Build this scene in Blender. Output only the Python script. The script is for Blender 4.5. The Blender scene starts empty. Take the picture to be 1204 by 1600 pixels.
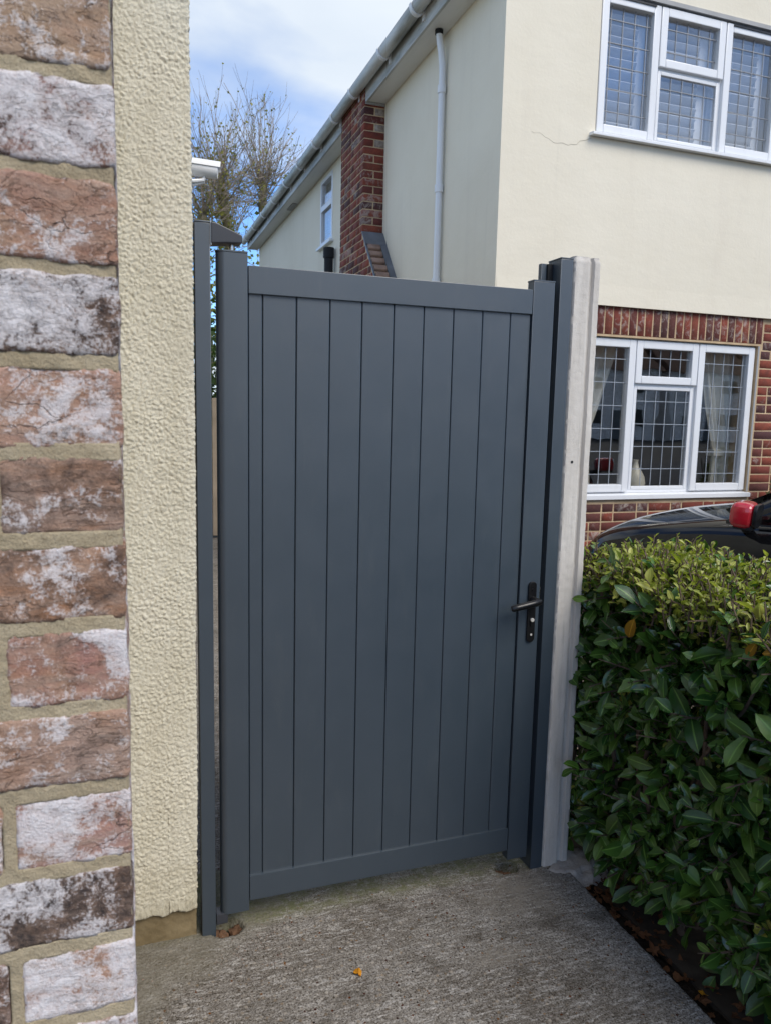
import bpy, bmesh, math, random
import numpy as np
from mathutils import Vector, Matrix, noise, Euler

random.seed(7)
rng = np.random.default_rng(7)
scene = bpy.context.scene
COL = scene.collection
R_ = math.radians
PI = math.pi

# ------------------------------------------------------------------ camera
cam_d = bpy.data.cameras.new('camera')
cam = bpy.data.objects.new('camera', cam_d)
COL.objects.link(cam)
scene.camera = cam
right = Vector((0.943, -0.331, 0.022)); down = Vector((-0.023, -0.132, -0.991)); fwd = Vector((0.331, 0.934, -0.132))
fwd.normalize(); right = (right - fwd * right.dot(fwd)).normalized(); upv = right.cross(fwd).normalized()
cam.matrix_world = Matrix(((right.x, upv.x, -fwd.x, 0), (right.y, upv.y, -fwd.y, 0), (right.z, upv.z, -fwd.z, 1.5), (0, 0, 0, 1)))
cam_d.sensor_fit = 'HORIZONTAL'
cam_d.sensor_width = 7.052
cam_d.lens = 6.8
cam_d.clip_start = 0.02
cam_d.clip_end = 600
cam_d.dof.use_dof = True
cam_d.dof.focus_distance = 2.1
cam_d.dof.aperture_fstop = 3.2

# ------------------------------------------------------------------ light
SUN_EL, SUN_AZ = R_(48), R_(27)        # azimuth: from straight behind the camera (-Y) towards +X
sun_d = bpy.data.lights.new('sun', 'SUN'); sun = bpy.data.objects.new('sun', sun_d); COL.objects.link(sun)
sdir = Vector((math.sin(SUN_AZ) * math.cos(SUN_EL), -math.cos(SUN_AZ) * math.cos(SUN_EL), math.sin(SUN_EL)))
sun.rotation_euler = sdir.to_track_quat('Z', 'Y').to_euler()
sun_d.energy = 1.5
sun_d.angle = R_(36)
sun_d.color = (1.0, 0.93, 0.82)

world = bpy.data.worlds.new('World'); scene.world = world; world.use_nodes = True
wt = world.node_tree; wt.nodes.clear()
def wn(t, **k):
    n = wt.nodes.new(t)
    for a, v in k.items(): setattr(n, a, v)
    return n
sky = wn('ShaderNodeTexSky', sky_type='NISHITA', sun_disc=False)
sky.sun_elevation = SUN_EL
sky.sun_rotation = math.atan2(sdir.x, sdir.y)
sky.air_density = 0.8; sky.dust_density = 0.0; sky.ozone_density = 3.0; sky.altitude = 1500
tc = wn('ShaderNodeTexCoord'); mp = wn('ShaderNodeMapping')
mp.inputs['Scale'].default_value = (1.0, 1.0, 2.6); mp.inputs['Location'].default_value = (7.7, 3.3, 0.2)
wt.links.new(tc.outputs['Generated'], mp.inputs['Vector'])
cn = wn('ShaderNodeTexNoise'); cn.inputs['Scale'].default_value = 1.9; cn.inputs['Detail'].default_value = 7; cn.inputs['Roughness'].default_value = 0.46; cn.inputs['Distortion'].default_value = 0.3
wt.links.new(mp.outputs[0], cn.inputs['Vector'])
cr = wn('ShaderNodeValToRGB'); cr.color_ramp.elements[0].position = 0.39; cr.color_ramp.elements[1].position = 0.60
wt.links.new(cn.outputs['Fac'], cr.inputs['Fac'])
cn2 = wn('ShaderNodeTexNoise'); cn2.inputs['Scale'].default_value = 3.4; cn2.inputs['Detail'].default_value = 6
wt.links.new(mp.outputs[0], cn2.inputs['Vector'])
cc = wn('ShaderNodeValToRGB')
cc.color_ramp.elements[0].position = 0.3; cc.color_ramp.elements[0].color = (3.5, 3.9, 4.4, 1)
cc.color_ramp.elements[1].position = 0.7; cc.color_ramp.elements[1].color = (4.2, 4.5, 4.8, 1)
wt.links.new(cn2.outputs['Fac'], cc.inputs['Fac'])
gain = wn('ShaderNodeMix', data_type='RGBA', blend_type='MULTIPLY'); gain.inputs[0].default_value = 1.0
gain.inputs[7].default_value = (0.85, 1.10, 1.28, 1)
wt.links.new(sky.outputs[0], gain.inputs[6])
mx = wn('ShaderNodeMix', data_type='RGBA')
wt.links.new(cr.outputs['Color'], mx.inputs[0]); wt.links.new(gain.outputs[2], mx.inputs[6]); wt.links.new(cc.outputs['Color'], mx.inputs[7])
bg = wn('ShaderNodeBackground'); bg.inputs['Strength'].default_value = 0.10
wt.links.new(mx.outputs[2], bg.inputs['Color'])
wo = wn('ShaderNodeOutputWorld'); wt.links.new(bg.outputs[0], wo.inputs['Surface'])

vs = scene.view_settings
vs.view_transform = 'Standard'; vs.look = 'None'; vs.gamma = 1.0; vs.use_curve_mapping = False
vs.exposure = 1.15
scene.cycles.max_bounces = 8
scene.cycles.transparent_max_bounces = 12
scene.cycles.caustics_reflective = False; scene.cycles.caustics_refractive = False
scene.cycles.sample_clamp_indirect = 4.0

# ------------------------------------------------------------------ helpers
def tag(o, label=None, cat=None, group=None, kind=None):
    if label: o['label'] = label
    if cat: o['category'] = cat
    if group: o['group'] = group
    if kind: o['kind'] = kind
    return o

def link(o, parent=None):
    COL.objects.link(o)
    if parent is not None: o.parent = parent
    return o

def empty(name, loc=(0, 0, 0), rz=0.0, parent=None):
    o = bpy.data.objects.new(name, None); o.location = loc; o.rotation_euler = (0, 0, rz); o.empty_display_size = .1
    return link(o, parent)

class MB:
    def __init__(s): s.v = []; s.f = []
    def add(s, v, f):
        b = len(s.v); s.v += [tuple(p) for p in v]; s.f += [tuple(i + b for i in q) for q in f]; return s
    def box(s, x0, x1, y0, y1, z0, z1):
        v = [(x0,y0,z0),(x1,y0,z0),(x1,y1,z0),(x0,y1,z0),(x0,y0,z1),(x1,y0,z1),(x1,y1,z1),(x0,y1,z1)]
        return s.add(v, [(0,3,2,1),(4,5,6,7),(0,1,5,4),(1,2,6,5),(2,3,7,6),(3,0,4,7)])
    def prism(s, poly, axis, a, b):
        """poly: list of 2D points, extruded along axis between a and b"""
        n = len(poly)
        def P(p, t):
            return {'x': (t, p[0], p[1]), 'y': (p[0], t, p[1]), 'z': (p[0], p[1], t)}[axis]
        v = [P(p, a) for p in poly] + [P(p, b) for p in poly]
        f = [tuple(range(n - 1, -1, -1)), tuple(range(n, 2 * n))] + [(i, (i + 1) % n, n + (i + 1) % n, n + i) for i in range(n)]
        return s.add(v, f)
    def tube(s, pts, rads, n=6, cap=True):
        pts = [Vector(p) for p in pts]
        if not hasattr(rads, '__len__'): rads = [rads] * len(pts)
        base = len(s.v); prev = None
        for i, p in enumerate(pts):
            d = (pts[min(i + 1, len(pts) - 1)] - pts[max(i - 1, 0)]).normalized()
            if prev is None:
                u = d.orthogonal().normalized()
            else:
                u = (prev - d * prev.dot(d)); u = u.normalized() if u.length > 1e-6 else d.orthogonal().normalized()
            prev = u; w = d.cross(u)
            for k in range(n):
                a = 2 * PI * k / n
                s.v.append(tuple(p + (u * math.cos(a) + w * math.sin(a)) * rads[i]))
        for i in range(len(pts) - 1):
            for k in range(n):
                a = base + i * n + k; b = base + i * n + (k + 1) % n
                s.f.append((a, b, b + n, a + n))
        if cap:
            s.f.append(tuple(base + k for k in range(n - 1, -1, -1)))
            e = base + (len(pts) - 1) * n
            s.f.append(tuple(e + k for k in range(n)))
        return s
    def lathe(s, prof, n=24, org=(0, 0, 0), axis='z'):
        base = len(s.v)
        for r, h in prof:
            for k in range(n):
                a = 2 * PI * k / n
                p = (r * math.cos(a), r * math.sin(a), h)
                if axis == 'y': p = (p[0], h, p[1])
                if axis == 'x': p = (h, p[0], p[1])
                s.v.append((p[0] + org[0], p[1] + org[1], p[2] + org[2]))
        for i in range(len(prof) - 1):
            for k in range(n):
                a = base + i * n + k; b = base + i * n + (k + 1) % n
                s.f.append((a, b, b + n, a + n))
        s.f.append(tuple(base + k for k in range(n - 1, -1, -1)))
        e = base + (len(prof) - 1) * n; s.f.append(tuple(e + k for k in range(n)))
        return s
    def mesh(s, name, m, bevel=0, segs=2, smooth=False, angle=40):
        me = bpy.data.meshes.new(name); me.from_pydata(s.v, [], s.f)
        bm = bmesh.new(); bm.from_mesh(me)
        bmesh.ops.recalc_face_normals(bm, faces=bm.faces)
        if bevel:
            ed = [e for e in bm.edges if len(e.link_faces) == 2 and e.calc_face_angle(0) > R_(30)]
            bmesh.ops.bevel(bm, geom=ed, offset=bevel, segments=segs, affect='EDGES', profile=0.6, clamp_overlap=True)
        bm.to_mesh(me); bm.free()
        if m: me.materials.append(m)
        if smooth or bevel:
            me.polygons.foreach_set('use_smooth', [True] * len(me.polygons))
            me.set_sharp_from_angle(angle=R_(angle if (smooth or angle != 40) else 14))
        return me
    def build(s, name, m, parent=None, loc=(0, 0, 0), **k):
        o = bpy.data.objects.new(name, s.mesh(name, m, **k)); o.location = loc
        return link(o, parent)

def rawmesh(name, v, f, m, smooth=True):
    me = bpy.data.meshes.new(name); me.from_pydata(v, [], f)
    if m: me.materials.append(m)
    if smooth: me.polygons.foreach_set('use_smooth', [True] * len(me.polygons))
    me.update()
    return me

def fb(x, y, z, octs=4):
    return noise.fractal(Vector((x, y, z)), 0.9, 2.1, octs, noise_basis='PERLIN_ORIGINAL')

# ------------------------------------------------------------------ materials
class NT:
    def __init__(s, name, rough=0.6, spec=0.5):
        s.m = bpy.data.materials.new(name); s.m.use_nodes = True
        s.t = s.m.node_tree; s.b = s.t.nodes['Principled BSDF']
        s.b.inputs['Roughness'].default_value = rough
        s.b.inputs['Specular IOR Level'].default_value = spec
    def n(s, t, ins=None, **k):
        x = s.t.nodes.new(t)
        for a, v in k.items(): setattr(x, a, v)
        for a, v in (ins or {}).items():
            if isinstance(v, bpy.types.NodeSocket): s.t.links.new(v, x.inputs[a])
            else: x.inputs[a].default_value = v
        return x
    def coord(s, rand=0.0, kind='Object'):
        c = s.n('ShaderNodeTexCoord').outputs[kind]
        if rand:
            r = s.n('ShaderNodeObjectInfo').outputs['Random']
            r = s.n('ShaderNodeMath', {0: r, 1: rand}, operation='MULTIPLY').outputs[0]
            c = s.n('ShaderNodeVectorMath', {0: c, 1: r}, operation='ADD').outputs[0]
        return c
    def scale(s, c, v):
        return s.n('ShaderNodeVectorMath', {0: c, 1: v}, operation='MULTIPLY').outputs[0]
    def noise(s, c, sc, det=5, rough=0.55, dist=0.0):
        return s.n('ShaderNodeTexNoise', {'Vector': c, 'Scale': sc, 'Detail': det, 'Roughness': rough, 'Distortion': dist}).outputs['Fac']
    def voro(s, c, sc, feature='F1', out='Distance', rnd=1.0):
        return s.n('ShaderNodeTexVoronoi', {'Vector': c, 'Scale': sc, 'Randomness': rnd}, feature=feature).outputs[out]
    def ramp(s, f, stops, interp='LINEAR'):
        r = s.n('ShaderNodeValToRGB', {'Fac': f}); e = r.color_ramp; e.interpolation = interp
        while len(e.elements) < len(stops): e.elements.new(0.5)
        for el, (p, c) in zip(e.elements, stops):
            el.position = p; el.color = (c, c, c, 1) if not hasattr(c, '__len__') else (*c[:3], 1)
        return r.outputs['Color']
    def mix(s, f, a, b, mode='MIX'):
        x = s.n('ShaderNodeMix', data_type='RGBA', blend_type=mode, clamp_factor=True)
        for i, v in ((0, f), (6, a), (7, b)):
            if isinstance(v, bpy.types.NodeSocket): s.t.links.new(v, x.inputs[i])
            elif i == 0: x.inputs[0].default_value = v
            else: x.inputs[i].default_value = (*v[:3], 1) if hasattr(v, '__len__') else (v, v, v, 1)
        return x.outputs[2]
    def math(s, op, a, b=0.0, clamp=False):
        return s.n('ShaderNodeMath', {0: a, 1: b}, operation=op, use_clamp=clamp).outputs[0]
    def attr(s, name, typ='OBJECT', out='Fac'):
        return s.n('ShaderNodeAttribute', attribute_name=name, attribute_type=typ).outputs[out]
    def bump(s, h, dist=0.002, strength=1.0, prev=None):
        ins = {'Height': h, 'Distance': dist, 'Strength': strength}
        if prev is not None: ins['Normal'] = prev
        return s.n('ShaderNodeBump', ins).outputs[0]
    def out(s, col=None, rough=None, nrm=None):
        for k, v in (('Base Color', col), ('Roughness', rough), ('Normal', nrm)):
            if v is None: continue
            if isinstance(v, bpy.types.NodeSocket): s.t.links.new(v, s.b.inputs[k])
            else: s.b.inputs[k].default_value = (*v, 1) if hasattr(v, '__len__') else v
        return s.m

def m_plain(name, col, rough=0.5, spec=0.5, var=0.12, nsc=6, metal=0.0, bump=0.0, bsc=200):
    x = NT(name, rough, spec); c = x.coord(3.0)
    f = x.noise(c, nsc, 5)
    a = tuple(v * (1 - var) for v in col); b = tuple(min(1, v * (1 + var)) for v in col)
    x.b.inputs['Metallic'].default_value = metal
    nr = x.bump(x.noise(c, bsc, 3), bump) if bump else None
    rg = x.ramp(x.noise(c, nsc * 2.3, 4), [(0.3, max(0.02, rough - .07)), (0.7, min(1, rough + .07))])
    return x.out(x.ramp(f, [(0.3, a), (0.7, b)]), rg, nr)

# satin anthracite powder coat
x = NT('anthracite_coat', 0.38, 1.0); c = x.coord(5.0)
col = x.ramp(x.noise(c, 3.5, 6, 0.6), [(0.3, (0.034, 0.049, 0.066)), (0.7, (0.040, 0.056, 0.075))])
dust = x.ramp(x.noise(x.scale(c, (9, 9, 2.2)), 2.0, 7, 0.7), [(0.55, 0.0), (0.85, 0.22)])
col = x.mix(dust, col, (0.10, 0.112, 0.118))
sc2 = x.ramp(x.noise(x.scale(c, (30, 30, 1.4)), 1.0, 6, .7), [(0.62, 0.0), (0.80, 0.16)])
col = x.mix(sc2, col, (0.12, 0.13, 0.135))
rg = x.ramp(x.noise(c, 6, 6, 0.65), [(0.3, 0.34), (0.7, 0.44)])
M_coat = x.out(col, rg, x.bump(x.noise(c, 1400, 2), 0.0003, 0.35))
M_coat_dark = m_plain('anthracite_plastic', (0.035, 0.038, 0.047), 0.42, 0.5)
M_black = m_plain('black_hardware', (0.008, 0.008, 0.009), 0.32, 0.35)
M_rubber = m_plain('black_rubber', (0.015, 0.016, 0.018), 0.7, 0.3)
M_pin = m_plain('satin_nickel', (0.62, 0.60, 0.56), 0.45, 0.5, metal=0.3)
M_steel = m_plain('bright_steel', (0.62, 0.61, 0.58), 0.25, 0.5, metal=1.0)

# hero brick of the porch pier
x = NT('reclaimed_brick', 0.9, 0.2); c = x.coord(41.0)
oc = x.n('ShaderNodeObjectInfo').outputs['Color']
n1 = x.noise(c, 14, 8, 0.6, 0.6); n2 = x.noise(c, 85, 9, 0.72, 0.4); n3 = x.noise(c, 420, 4, 0.65)
nl = x.noise(x.scale(c, (16, 16, 60)), 1.0, 8, 0.7, 1.2)
base = x.mix(x.ramp(n1, [(0.36, 0.0), (0.64, 1.0)]), oc, (0.33, 0.185, 0.115))
base = x.mix(x.ramp(nl, [(0.38, 0.0), (0.66, 0.75)]), base, (0.36, 0.27, 0.215))
base = x.mix(x.ramp(x.noise(c, 27, 6, .6, .4), [(0.58, 0.0), (0.74, 0.45)]), base, (0.38, 0.205, 0.115))
tn = x.n('ShaderNodeMath', {0: n3, 1: 0.8}, operation='MULTIPLY_ADD'); tn.inputs[2].default_value = 0.74
base = x.mix(1.0, base, tn.outputs[0], 'MULTIPLY')
soot = x.attr('soot'); wht = x.attr('white')
sf = x.math('ADD', x.noise(c, 21, 8, 0.7, 0.8), x.math('MULTIPLY_ADD', soot, 0.42) if False else x.math('MULTIPLY', soot, 0.42))
base = x.mix(x.math('MULTIPLY', x.ramp(sf, [(0.60, 0.0), (0.80, 1.0)]), x.ramp(n2, [(0.36, 1.0), (0.62, 0.35)])), base, (0.055, 0.043, 0.040))
# dark hairline cracks in the folded faces
wv = x.n('ShaderNodeVectorMath', {0: c, 1: x.n('ShaderNodeTexNoise', {'Vector': c, 'Scale': 30.0, 'Detail': 4.0}).outputs['Color']}, operation='MULTIPLY_ADD')
wvv = x.n('ShaderNodeVectorMath', {0: x.scale(x.n('ShaderNodeTexNoise', {'Vector': c, 'Scale': 22.0, 'Detail': 5.0}).outputs['Color'], (0.06, 0.06, 0.06)), 1: x.scale(c, (0.7, 0.7, 1.7))}, operation='ADD').outputs[0]
ck = x.voro(wvv, 24, 'DISTANCE_TO_EDGE')
ckm = x.math('MULTIPLY', x.ramp(ck, [(0.0, 1.0), (0.022, 0.0)]), x.ramp(x.noise(c, 13, 3), [(0.54, 0.0), (0.66, 0.75)]))
base = x.mix(ckm, base, (0.07, 0.05, 0.045))
nf = x.noise(x.scale(wvv, (1.0, 1.0, 1.5)), 24, 6, .6, 1.4)
crs = x.math('ABSOLUTE', x.math('SUBTRACT', nf, 0.5))
crm = x.math('MULTIPLY', x.ramp(crs, [(0.0, 1.0), (0.016, 0.0)]), x.ramp(x.noise(c, 19, 4), [(0.42, 0.0), (0.58, 0.85)]))
base = x.mix(x.math('MULTIPLY', crm, .8), base, (0.10, 0.062, 0.045))
# whitewash left in the pores
wf = x.math('ADD', x.noise(c, 15, 5, 0.6, 0.5), x.math('MULTIPLY', wht, 0.38))
wf = x.math('ADD', wf, x.math('MULTIPLY', x.math('SUBTRACT', n2, 0.5), 0.75))
wf = x.math('ADD', wf, x.math('MULTIPLY', x.math('SUBTRACT', n3, 0.5), 0.50))
wm = x.ramp(wf, [(0.63, 0.0), (0.74, 0.62), (0.92, 0.95)])
base = x.mix(wm, base, (0.75, 0.715, 0.72))
h = x.math('ADD', x.math('MULTIPLY', n2, 1.0), x.math('MULTIPLY', n3, 0.35))
h = x.math('SUBTRACT', h, x.math('MULTIPLY', ckm, 0.6))
h = x.math('SUBTRACT', h, x.math('MULTIPLY', crm, 0.32))
h = x.math('ADD', h, x.math('MULTIPLY', nl, 0.7))
h = x.math('ADD', h, x.math('MULTIPLY', x.noise(c, 900, 2), 0.15))
M_hero = x.out(base, 0.95, x.bump(h, 0.0034, 1.0))

x = NT('sandy_mortar', 0.95, 0.15); c = x.coord()
col = x.ramp(x.noise(c, 18, 6, .6), [(0.3, (0.40, 0.325, 0.210)), (0.7, (0.55, 0.465, 0.325))])
col = x.mix(x.ramp(x.noise(c, 600, 3), [(0.5, 0.0), (0.75, 0.6)]), col, (0.2, 0.15, 0.09))
col = x.mix(x.ramp(x.voro(c, 300), [(0.0, 0.6), (0.16, 0.0)]), col, (0.55, 0.5, 0.42))
col = x.mix(x.ramp(x.noise(c, 5, 5, .6), [(0.45, 0.0), (0.7, 0.5)]), col, (0.30, 0.235, 0.15))
M_mortar = x.out(col, 0.95, x.bump(x.math('ADD', x.noise(c, 420, 5, .7), x.noise(c, 70, 4)), 0.003, 0.9))

x = NT('roughcast_cream', 0.92, 0.2); c = x.coord()
col = x.ramp(x.noise(c, 2.2, 6, .6), [(0.3, (0.68, 0.635, 0.500)), (0.7, (0.755, 0.715, 0.590))])
col = x.mix(x.ramp(x.noise(c, 160, 4, .6), [(0.52, 0.0), (0.75, 0.25)]), col, (0.42, 0.36, 0.235))
col = x.mix(x.ramp(x.noise(x.scale(c, (5, 5, 1.6)), 1.0, 7, .68), [(0.48, 0.0), (0.72, 0.45)]), col, (0.47, 0.42, 0.29))
zz = x.n('ShaderNodeSeparateXYZ', {0: c}).outputs[2]
spl = x.math('ADD', x.math('MULTIPLY', x.noise(c, 12, 6, .7), 0.55), x.math('MULTIPLY', zz, -0.9))
col = x.mix(x.ramp(spl, [(0.02, 0.0), (0.30, 0.55)]), col, (0.36, 0.31, 0.19))
M_rough = x.out(col, 0.92, x.bump(x.math('ADD', x.noise(c, 230, 5, .7), x.noise(c, 700, 3)), 0.0030, 0.8))
x = NT('bare_plinth_render', 0.95, 0.2); c = x.coord()
col = x.ramp(x.noise(c, 9, 7, .65), [(0.3, (0.155, 0.115, 0.060)), (0.7, (0.26, 0.205, 0.12))])
col = x.mix(x.ramp(x.noise(c, 4, 5), [(0.5, 0.0), (0.7, 0.5)]), col, (0.14, 0.13, 0.085))
M_plinth = x.out(col, 0.95, x.bump(x.noise(c, 120, 6, .7), 0.002, 0.8))

# path concrete
x = NT('brushed_old_concrete', 0.9, 0.3); c = x.coord()
base = x.ramp(x.noise(c, 2.6, 7, .62), [(0.28, (0.150, 0.133, 0.116)), (0.5, (0.230, 0.210, 0.188)), (0.72, (0.31, 0.29, 0.265))])
rid = x.noise(x.scale(c, (17, 88, 26)), 1.0, 6, .66, 0.7)
base = x.mix(x.ramp(rid, [(0.50, 0.0), (0.62, 0.85)]), base, (0.44, 0.42, 0.395))
ag = x.noise(c, 190, 5, .7)
base = x.mix(x.ramp(ag, [(0.38, 0.85), (0.53, 0.0)]), base, (0.050, 0.044, 0.038))
base = x.mix(x.ramp(x.noise(c, 330, 3, .6), [(0.54, 0.0), (0.68, 0.75)]), base, (0.47, 0.45, 0.42))
st = x.voro(c, 75, out='Color'); sp = x.n('ShaderNodeSeparateColor', {0: st}).outputs[0]
g1 = x.n('ShaderNodeSeparateColor', {0: x.voro(c, 135, out='Color')}).outputs[0]
base = x.mix(x.ramp(x.voro(c, 135), [(0.25, 0.42), (0.5, 0.08)]), base, x.ramp(g1, [(0.0, (0.055, 0.050, 0.045)), (0.45, (0.17, 0.155, 0.14)), (0.8, (0.30, 0.28, 0.25)), (1.0, (0.56, 0.53, 0.49))]))
g2 = x.n('ShaderNodeSeparateColor', {0: x.voro(c, 62, out='Color')}).outputs[1]
base = x.mix(x.math('MULTIPLY', x.ramp(x.voro(c, 62), [(0.18, 0.8), (0.36, 0.0)]), x.ramp(g2, [(0.70, 0.0), (0.72, 1.0)])), base, x.ramp(g2, [(0.7, (0.07, 0.06, 0.055)), (0.82, (0.25, 0.20, 0.15)), (1.0, (0.42, 0.39, 0.35))]))
base = x.mix(x.ramp(x.noise(c, 5.5, 7, .7, .6), [(0.50, 0.0), (0.66, 0.55)]), base, (0.085, 0.077, 0.068))
dm = x.voro(c, 75)
pm = x.math('MULTIPLY', x.ramp(sp, [(0.90, 0.0), (0.91, 1.0)]), x.ramp(dm, [(0.20, 1.0), (0.30, 0.0)]))
base = x.mix(pm, base, x.ramp(sp, [(0.90, (0.30, 0.26, 0.20)), (0.95, (0.16, 0.085, 0.05)), (1.0, (0.06, 0.05, 0.045))]))
smooth_a = x.attr('patch', 'GEOMETRY')
pc = x.ramp(x.noise(c, 12, 7, .65), [(0.3, (0.165, 0.150, 0.120)), (0.7, (0.25, 0.235, 0.198))])
pc = x.mix(x.ramp(x.noise(c, 240, 4, .6), [(0.56, 0.0), (0.72, 0.35)]), pc, (0.22, 0.21, 0.19))
base = x.mix(smooth_a, base, pc)
base = x.mix(1.0, base, (0.975, 0.985, 1.0), 'MULTIPLY')
br_ = x.n('ShaderNodeBrightContrast', {0: base, 'Bright': 0.045, 'Contrast': 0.24}).outputs[0]
base = br_
moss = x.attr('moss', 'GEOMETRY')
base = x.mix(x.math('MULTIPLY', moss, x.ramp(x.noise(c, 45, 5), [(0.35, 0.2), (0.6, 0.9)])), base, (0.12, 0.125, 0.055))
pale = x.attr('pale', 'GEOMETRY')
base = x.mix(x.math('MULTIPLY', pale, x.ramp(x.noise(c, 22, 6, .65), [(0.35, 0.1), (0.62, 0.9)])), base, (0.24, 0.215, 0.18))
h = x.math('ADD', x.math('MULTIPLY', rid, 0.8), x.math('MULTIPLY', ag, 0.7))
h = x.math('ADD', h, x.math('MULTIPLY', x.voro(c, 110), -0.8))
M_conc = x.out(base, 0.88, x.bump(h, 0.0035, 0.75))

x = NT('cast_concrete_post', 0.9, 0.25); c = x.coord()
col = x.ramp(x.noise(x.scale(c, (14, 14, 1.6)), 1.0, 7, .65), [(0.3, (0.49, 0.455, 0.415)), (0.7, (0.65, 0.615, 0.57))])
col = x.mix(x.ramp(x.noise(x.scale(c, (60, 60, 4)), 1.0, 6, .7), [(0.55, 0.0), (0.72, 0.45)]), col, (0.30, 0.285, 0.26))
col = x.mix(x.ramp(x.voro(c, 90), [(0.0, 0.55), (0.13, 0.0)]), col, (0.25, 0.24, 0.22))
M_post = x.out(col, 0.9, x.bump(x.math('ADD', x.noise(c, 60, 6, .7), x.noise(c, 400, 3)), 0.002, 0.6))
x = NT('haunch_concrete', 0.95, 0.2); c = x.coord()
col = x.ramp(x.noise(c, 14, 7, .65), [(0.3, (0.33, 0.295, 0.265)), (0.7, (0.50, 0.46, 0.42))])
M_haunch = x.out(col, 0.95, x.bump(x.noise(c, 130, 6, .7), 0.004, 0.9))

# house renders
x = NT('smooth_cream_render', 0.85, 0.25); c = x.coord()
col = x.ramp(x.noise(c, 0.8, 7, .6), [(0.3, (0.705, 0.646, 0.522)), (0.7, (0.775, 0.718, 0.598))])
stn = x.noise(x.scale(c, (3.2, 3.2, 0.35)), 1.0, 7, .65)
col = x.mix(x.ramp(stn, [(0.54, 0.0), (0.78, 0.30)]), col, (0.56, 0.49, 0.41))
col = x.mix(x.ramp(x.noise(x.scale(c, (18, 18, 0.5)), 1.0, 5, .6), [(0.60, 0.0), (0.78, 0.16)]), col, (0.40, 0.37, 0.31))
col = x.mix(x.ramp(x.noise(c, 9, 6, .7), [(0.60, 0.0), (0.8, 0.12)]), col, (0.42, 0.38, 0.32))
M_render = x.out(col, 0.86, x.bump(x.math('ADD', x.noise(c, 45, 6, .65), x.math('MULTIPLY', x.noise(x.scale(c, (1, 1, 1.6)), 3.5, 4), 3.5)), 0.0035, 0.35))
M_crack = m_plain('hairline_crack', (0.47, 0.43, 0.35), 0.9, 0.1)

x = NT('red_house_brick', 0.85, 0.3); c = x.coord(23.0)
oc = x.n('ShaderNodeObjectInfo').outputs['Color']
col = x.mix(x.ramp(x.noise(c, 16, 6, .65), [(0.4, 0.0), (0.7, 0.7)]), oc, (0.075, 0.030, 0.024))
col = x.mix(x.ramp(x.noise(c, 90, 5, .7), [(0.55, 0.0), (0.75, 0.5)]), col, (0.27, 0.105, 0.07))
wb = x.attr('bloom')
wm = x.ramp(x.math('ADD', x.noise(c, 14, 6, .7, 1.), x.math('MULTIPLY', wb, 0.25)), [(0.66, 0.0), (0.8, 0.6)])
col = x.mix(wm, col, (0.42, 0.37, 0.33))
M_red = x.out(col, 0.85, x.bump(x.noise(c, 140, 5, .7), 0.003, 0.6))
M_lime = m_plain('tan_mortar', (0.50, 0.37, 0.235), 0.95, 0.1, 0.2, 8, bump=.003, bsc=120)
M_coping = m_plain('weathered_pale_brick', (0.30, 0.20, 0.155), 0.9, 0.2, 0.3, 9, bump=.003, bsc=90)
M_lead = m_plain('grey_lead_sheet', (0.125, 0.135, 0.155), 0.5, 0.5, 0.25, 6)
x = NT('white_upvc', 0.3, 0.5); c = x.coord(3.0)
M_upvc = x.out(x.mix(x.ramp(x.noise(x.scale(c, (9, 9, 2)), 1.0, 7, .7), [(0.52, 0.0), (0.78, 0.28)]), (0.74, 0.75, 0.77), (0.50, 0.49, 0.46)), 0.32)
x = NT('grimy_white_upvc', 0.38, 0.5); c = x.coord()
col = x.mix(x.ramp(x.noise(x.scale(c, (8, 1.2, 8)), 1.0, 7, .65), [(0.38, 0.0), (0.66, 0.85)]), (0.58, 0.58, 0.56), (0.16, 0.17, 0.15))
M_grime = x.out(col, 0.42)
x = NT('soffit_board', 0.4, 0.5); c = x.coord()
col = x.mix(x.ramp(x.noise(x.scale(c, (6, 1.0, 6)), 1.0, 6, .65), [(0.45, 0.0), (0.75, 0.4)]), (0.66, 0.66, 0.64), (0.36, 0.36, 0.34))
M_soffit = x.out(col, 0.42)
M_sealgrey = m_plain('grey_trim', (0.33, 0.33, 0.33), 0.6, 0.4)
M_tile = m_plain('brown_roof_tile', (0.12, 0.07, 0.05), 0.85, 0.2, 0.3, 5)
M_camlead = m_plain('lead_came', (0.27, 0.28, 0.30), 0.45, 0.5, 0.1)
M_camwhite = m_plain('pale_lead_came', (0.30, 0.33, 0.37), 0.4, 0.5, 0.08)
M_slat = m_plain('white_louvre_paint', (0.86, 0.87, 0.88), 0.4, 0.5, 0.03)
M_dark = m_plain('dim_room', (0.035, 0.037, 0.04), 0.9, 0.1)
M_room = m_plain('room_wall_paint', (0.16, 0.16, 0.15), 0.9, 0.1)
M_cream_pot = m_plain('cream_glaze', (0.62, 0.57, 0.44), 0.25, 0.5, 0.06)
x = NT('cream_curtain', 0.9, 0.1); c = x.coord()
M_curtain = x.out(x.ramp(x.noise(c, 7, 4), [(0.3, (0.72, 0.68, 0.56)), (0.7, (0.80, 0.76, 0.65))]), 0.9, x.bump(x.noise(c, 500, 2), 0.001, .4))
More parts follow.
